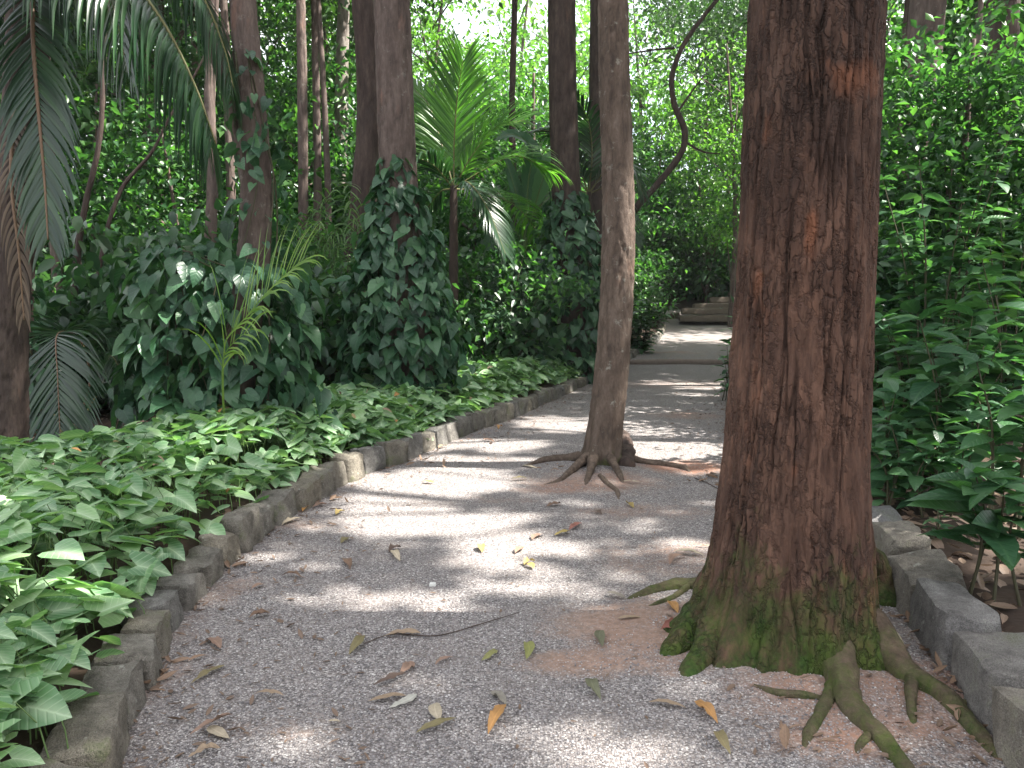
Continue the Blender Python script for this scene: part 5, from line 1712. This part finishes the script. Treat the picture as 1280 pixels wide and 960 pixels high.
# ------------------------------------------------------------------ fallen leaves on the path, one by one: (x0,y0,x1,y1) px from stalk to tip, width ratio, colour, label
FL = [
    (630, 886, 607, 929, .3, 'orange', 'large bright orange curved leaf, the brightest on the front gravel'),
    (549, 906, 546, 883, .34, 'cream', 'short cream leaf pointing away across the tip of a narrow olive leaf'),
    (520, 921, 570, 902, .17, 'olive', 'narrow olive leaf under the short cream leaf'),
    (508, 874, 460, 882, .2, 'tan', 'long tan leaf touching a whitish curled leaf'),
    (521, 873, 486, 890, .24, 'white', 'whitish curled leaf lying against the long tan leaf'),
    (612, 870, 633, 886, .25, 'grey', 'dull beige leaf just above the large bright orange leaf'),
    (453, 799, 436, 823, .3, 'olive', 'olive yellow curved leaf left of the folded tan leaf'),
    (526, 796, 480, 800, .2, 'tan', 'folded tan and brown leaf at the end of the thin black twig'),
    (508, 847, 466, 862, .16, 'dark', 'dark brown narrow leaf with an upturned tip'),
    (513, 832, 500, 848, .45, 'pinkish', 'small pinkish brown leaf propped on the dark narrow leaf'),
    (566, 826, 544, 836, .2, 'pinkish', 'small pink brown straight leaf on the mid gravel'),
    (621, 818, 602, 832, .22, 'lime', 'thin yellow green crescent leaf'),
    (658, 809, 658, 831, .4, 'lime', 'bright yellow green crescent leaf standing upright beside the lit strip'),
    (492, 690, 503, 708, .38, 'cream', 'cream oblong leaf below a scrap of brown'),
    (502, 685, 486, 692, .3, 'dark', 'scrap of dark brown leaf above the cream oblong leaf'),
    (602, 684, 603, 693, .6, 'yellow', 'tiny yellow leaf left of the brown folded one'),
    (652, 686, 644, 694, .6, 'pinkish', 'small brown folded leaf between two yellow ones'),
    (669, 705, 655, 710, .35, 'yellow', 'upper leaf of a touching yellow pair'),
    (667, 714, 656, 709, .4, 'yellow', 'lower leaf of a touching yellow pair'),
    (727, 656, 711, 665, .35, 'red', 'red leaf pointing at a yellow one'),
    (711, 665, 693, 671, .35, 'yellow', 'yellow leaf touching the red leaf'),
    (680, 670, 665, 677, .35, 'pinkish', 'pale red brown leaf left of the red and yellow leaves'),
    (784, 631, 792, 637, .5, 'yellow', 'small bright yellow leaf below the slim tree roots'),
    (431, 640, 420, 645, .35, 'yellow', 'small yellow leaf nearest the kerb curve'),
    (434, 672, 426, 680, .4, 'olive', 'small olive leaf on shaded gravel'),
    (338, 769, 311, 775, .36, 'brown', 'brown glossy folded leaf alone on the left gravel'),
    (256, 803, 276, 815, .4, 'pinkish', 'pinkish leaf with a pale piece under it'),
    (281, 835, 239, 858, .17, 'olive', 'long olive brown leaf near the left kerb'),
    (355, 874, 316, 873, .16, 'tan', 'slim tan leaf lying crosswise'),
    (292, 896, 237, 921, .17, 'pinkish', 'long pinkish leaf crossed by a cream one'),
    (262, 911, 287, 927, .38, 'cream', 'cream leaf crossing the long pinkish one'),
    (276, 939, 235, 951, .24, 'tan', 'tan leaf at the bottom left near the kerb'),
    (410, 907, 426, 908, .3, 'cream', 'tiny cream leaf alone on the front gravel'),
    (377, 723, 351, 721, .2, 'brown', 'thin brown leaf left of the sunlit strip'),
    (329, 732, 314, 738, .4, 'pinkish', 'faded pinkish leaf near the kerb'),
    (379, 649, 341, 662, .2, 'cream', 'long pale leaf at the foot of the kerb stones'),
    (409, 632, 390, 636, .4, 'pinkish', 'pinkish brown leaf under the stacked kerb stones'),
    (388, 633, 378, 641, .4, 'orange', 'orange leaf under the stacked kerb stones'),
    (810, 886, 858, 894, .17, 'tan', 'tan curled leaf left of the orange leaf by the roots'),
    (868, 887, 897, 916, .26, 'orange', 'orange brown leaf below the mossy root'),
    (895, 924, 913, 953, .22, 'olive', 'olive leaf hanging below the orange brown leaf'),
    (740, 856, 751, 882, .26, 'green', 'dull green leaf on pale gravel'),
    (837, 764, 847, 779, .34, 'orange', 'small orange tan leaf below the root at left of the massive tree'),
    (771, 782, 802, 781, .2, 'tan', 'tan leaf on bare clay'),
    (844, 789, 825, 803, .34, 'red', 'red brown leaf on bare clay beside the moss'),
    (757, 748, 783, 756, .24, 'grey', 'grey leaf at the end of the pale root'),
    (750, 797, 753, 817, .26, 'green', 'grey green leaf on the clay edge'),
    (842, 694, 880, 699, .17, 'cream', 'pale long leaf over a brown one near the trunk'),
    (858, 699, 836, 711, .28, 'pinkish', 'brown leaf under the pale long one'),
    (872, 685, 889, 686, .18, 'cream', 'cream sliver of leaf beside the massive trunk'),
    (778, 606, 801, 607, .17, 'cream', 'cream leaf right of the slim tree roots'),
    (660, 601, 638, 602, .22, 'olive', 'olive leaf left of the slim tree roots'),
    (701, 631, 682, 635, .3, 'brown', 'dark brown leaf below the slim tree roots'),
    (628, 534, 618, 541, .5, 'orange', 'orange leaf by the far kerb'),
    (604, 551, 630, 557, .2, 'pinkish', 'pinkish leaf on sunlit gravel by the far kerb'),
    (543, 606, 527, 605, .3, 'orange', 'orange folded leaf on the sunlit gravel band'),
    (1087, 797, 1129, 818, .26, 'cream', 'cream leaf between the roots and the grey kerb'),
    (895, 594, 880, 602, .5, 'dark', 'dark curled leaf just left of the massive trunk'),
    (652, 584, 672, 588, .3, 'cream', 'pale leaf on the left root of the slim tree'),
    (430, 700, 438, 712, .3, 'brown', 'small brown curled leaf on dark gravel'),
    (560, 560, 548, 563, .35, 'tan', 'tan leaf beside the pale kerb stone'),
    (690, 470, 700, 474, .4, 'tan', 'distant tan leaf near the kerb beside the ivy column'),
    (745, 640, 752, 645, .3, 'dark', 'dark fleck of leaf on the gravel below the slim tree'),
]


def dry_leaf(L, W, curl, fold, bend, seed):
    r = np.random.default_rng(seed)
    t = np.linspace(0, 1, 9)
    wp = np.sin(np.pi * t ** .85) ** .8 * W / 2
    wp[0] = wp[-1] = .0008
    cx = bend * L * np.sin(np.pi * t)
    cz = curl * L * (1 - (2 * t - 1) ** 2) + .004 + .004 * r.random(9)
    A = np.stack([cx + wp, t * L, cz + fold * wp * (1 + .5 * r.normal(size=9))], -1)
    B = np.stack([cx - wp, t * L, cz + fold * wp * (1 + .5 * r.normal(size=9))], -1)
    C = np.stack([cx, t * L, cz], -1)
    V = np.concatenate([A, C, B])
    i = np.arange(8)
    F = np.concatenate([np.stack([i, i + 1, i + 10, i + 9], -1), np.stack([i + 9, i + 10, i + 19, i + 18], -1)])
    lc = np.stack([np.concatenate([np.full(9, .2), np.zeros(9), np.full(9, -.2)]), np.tile(t, 3) + seed, np.zeros(27)], -1)
    return mesh_np('fallen_leaf', V, F, {'leafco': lc})


P_, R_, s_ = COVER_DEAD
for q, c in enumerate(('orange', 'tan', 'pinkish', 'olive')):
    me = cloud_mesh('withered_leaves', [ovate(.5, .2, 1.1), ovate(.3, .6, .9)], P_[q::4], R_[q::4], s_[q::4])
    me.transform(Matrix.Translation(-Vector(cover.location)))
    link('withered_leaves', me, DM[c], cover, kind='stuff')
for i, (x0, y0, x1, y1, wr, c, lb) in enumerate(FL):
    a, b = gp(x0, y0), gp(x1, y1)
    L = float(np.linalg.norm(b - a))
    L = min(L, .22)
    rr_ = np.random.default_rng(1000 + i)
    me = dry_leaf(L, max(.012, min(L * wr * 1.25, .05)), rr_.uniform(.03, .14), rr_.uniform(.1, .7), rr_.uniform(-.14, .14), i)
    o = link('fallen_leaf', me, DM[c], loc=(a[0], a[1], float(path_z(a[0], a[1])) + .008))
    o.rotation_euler = (0, 0, math.atan2(b[1] - a[1], b[0] - a[0]) - math.pi / 2)
    tag(o, lb, 'leaf', 'fallen leaves on the path')
p = groundpts([(541, 733), (546, 730)], [0, 0])[0]
me = stone_mesh(.034, .03, .02, 3, chip=.006, nu=(3, 3, 2))
tag(link('white_pebble', me, plain_mat('white_stone', (.7, .7, .66), (.5, .5, .46), .6), loc=tuple(p)), 'single white pebble lying on the middle gravel', 'pebble')
V, F = tube(*resample(groundpts([(455, 808), (490, 797), (545, 799), (600, 785), (650, 770)], [.012] * 5), 40, np.array([.002, .003, .0032, .0028, .0015])), 6)
c0 = gp(545, 799)
tag(link('twig', mesh_np('twig', V - c0, F), M['bark_dark'], loc=tuple(c0)), 'thin black twig lying across the shaded gravel', 'twig')
V, F = tube(*resample(groundpts([(868, 600), (885, 606), (905, 618)], [.015] * 3), 14, np.array([.004, .004, .002])), 6)
c0 = gp(885, 606)
tag(link('twig', mesh_np('twig', V - c0, F), M['bark_dark'], loc=tuple(c0)), 'short dark twig by the red clay behind the massive trunk', 'twig')

# ------------------------------------------------------------------ damp forest air: one closed box round everything
top = max((o.matrix_basis @ Vector(c)).z + (o.parent.location.z if o.parent else 0) for o in COL.objects if o.type == 'MESH' for c in o.bound_box) + 2
hx = np.array([[x, y, z] for z in (-2.5, top) for y in (-1000, 1300) for x in (-1000, 1000)], float)
hf = np.array([[0, 2, 3, 1], [4, 5, 7, 6], [0, 1, 5, 4], [2, 6, 7, 3], [0, 4, 6, 2], [1, 3, 7, 5]])
hm = bpy.data.materials.new('forest_air')
hm.use_nodes = True
hn = hm.node_tree
hn.nodes.remove(hn.nodes['Principled BSDF'])
pv = hn.nodes.new('ShaderNodeVolumePrincipled')
pv.inputs['Color'].default_value = (.93, .97, .95, 1)
pv.inputs['Density'].default_value = 0.0006
pv.inputs['Anisotropy'].default_value = 0.2
hn.links.new(pv.outputs[0], hn.nodes['Material Output'].inputs['Volume'])
hz = link('haze', mesh_np('haze', hx, hf, smooth=False), hm)
tag(hz, 'pale damp haze filling the forest air', 'haze', kind='stuff')
S.cycles.volume_bounces = 0
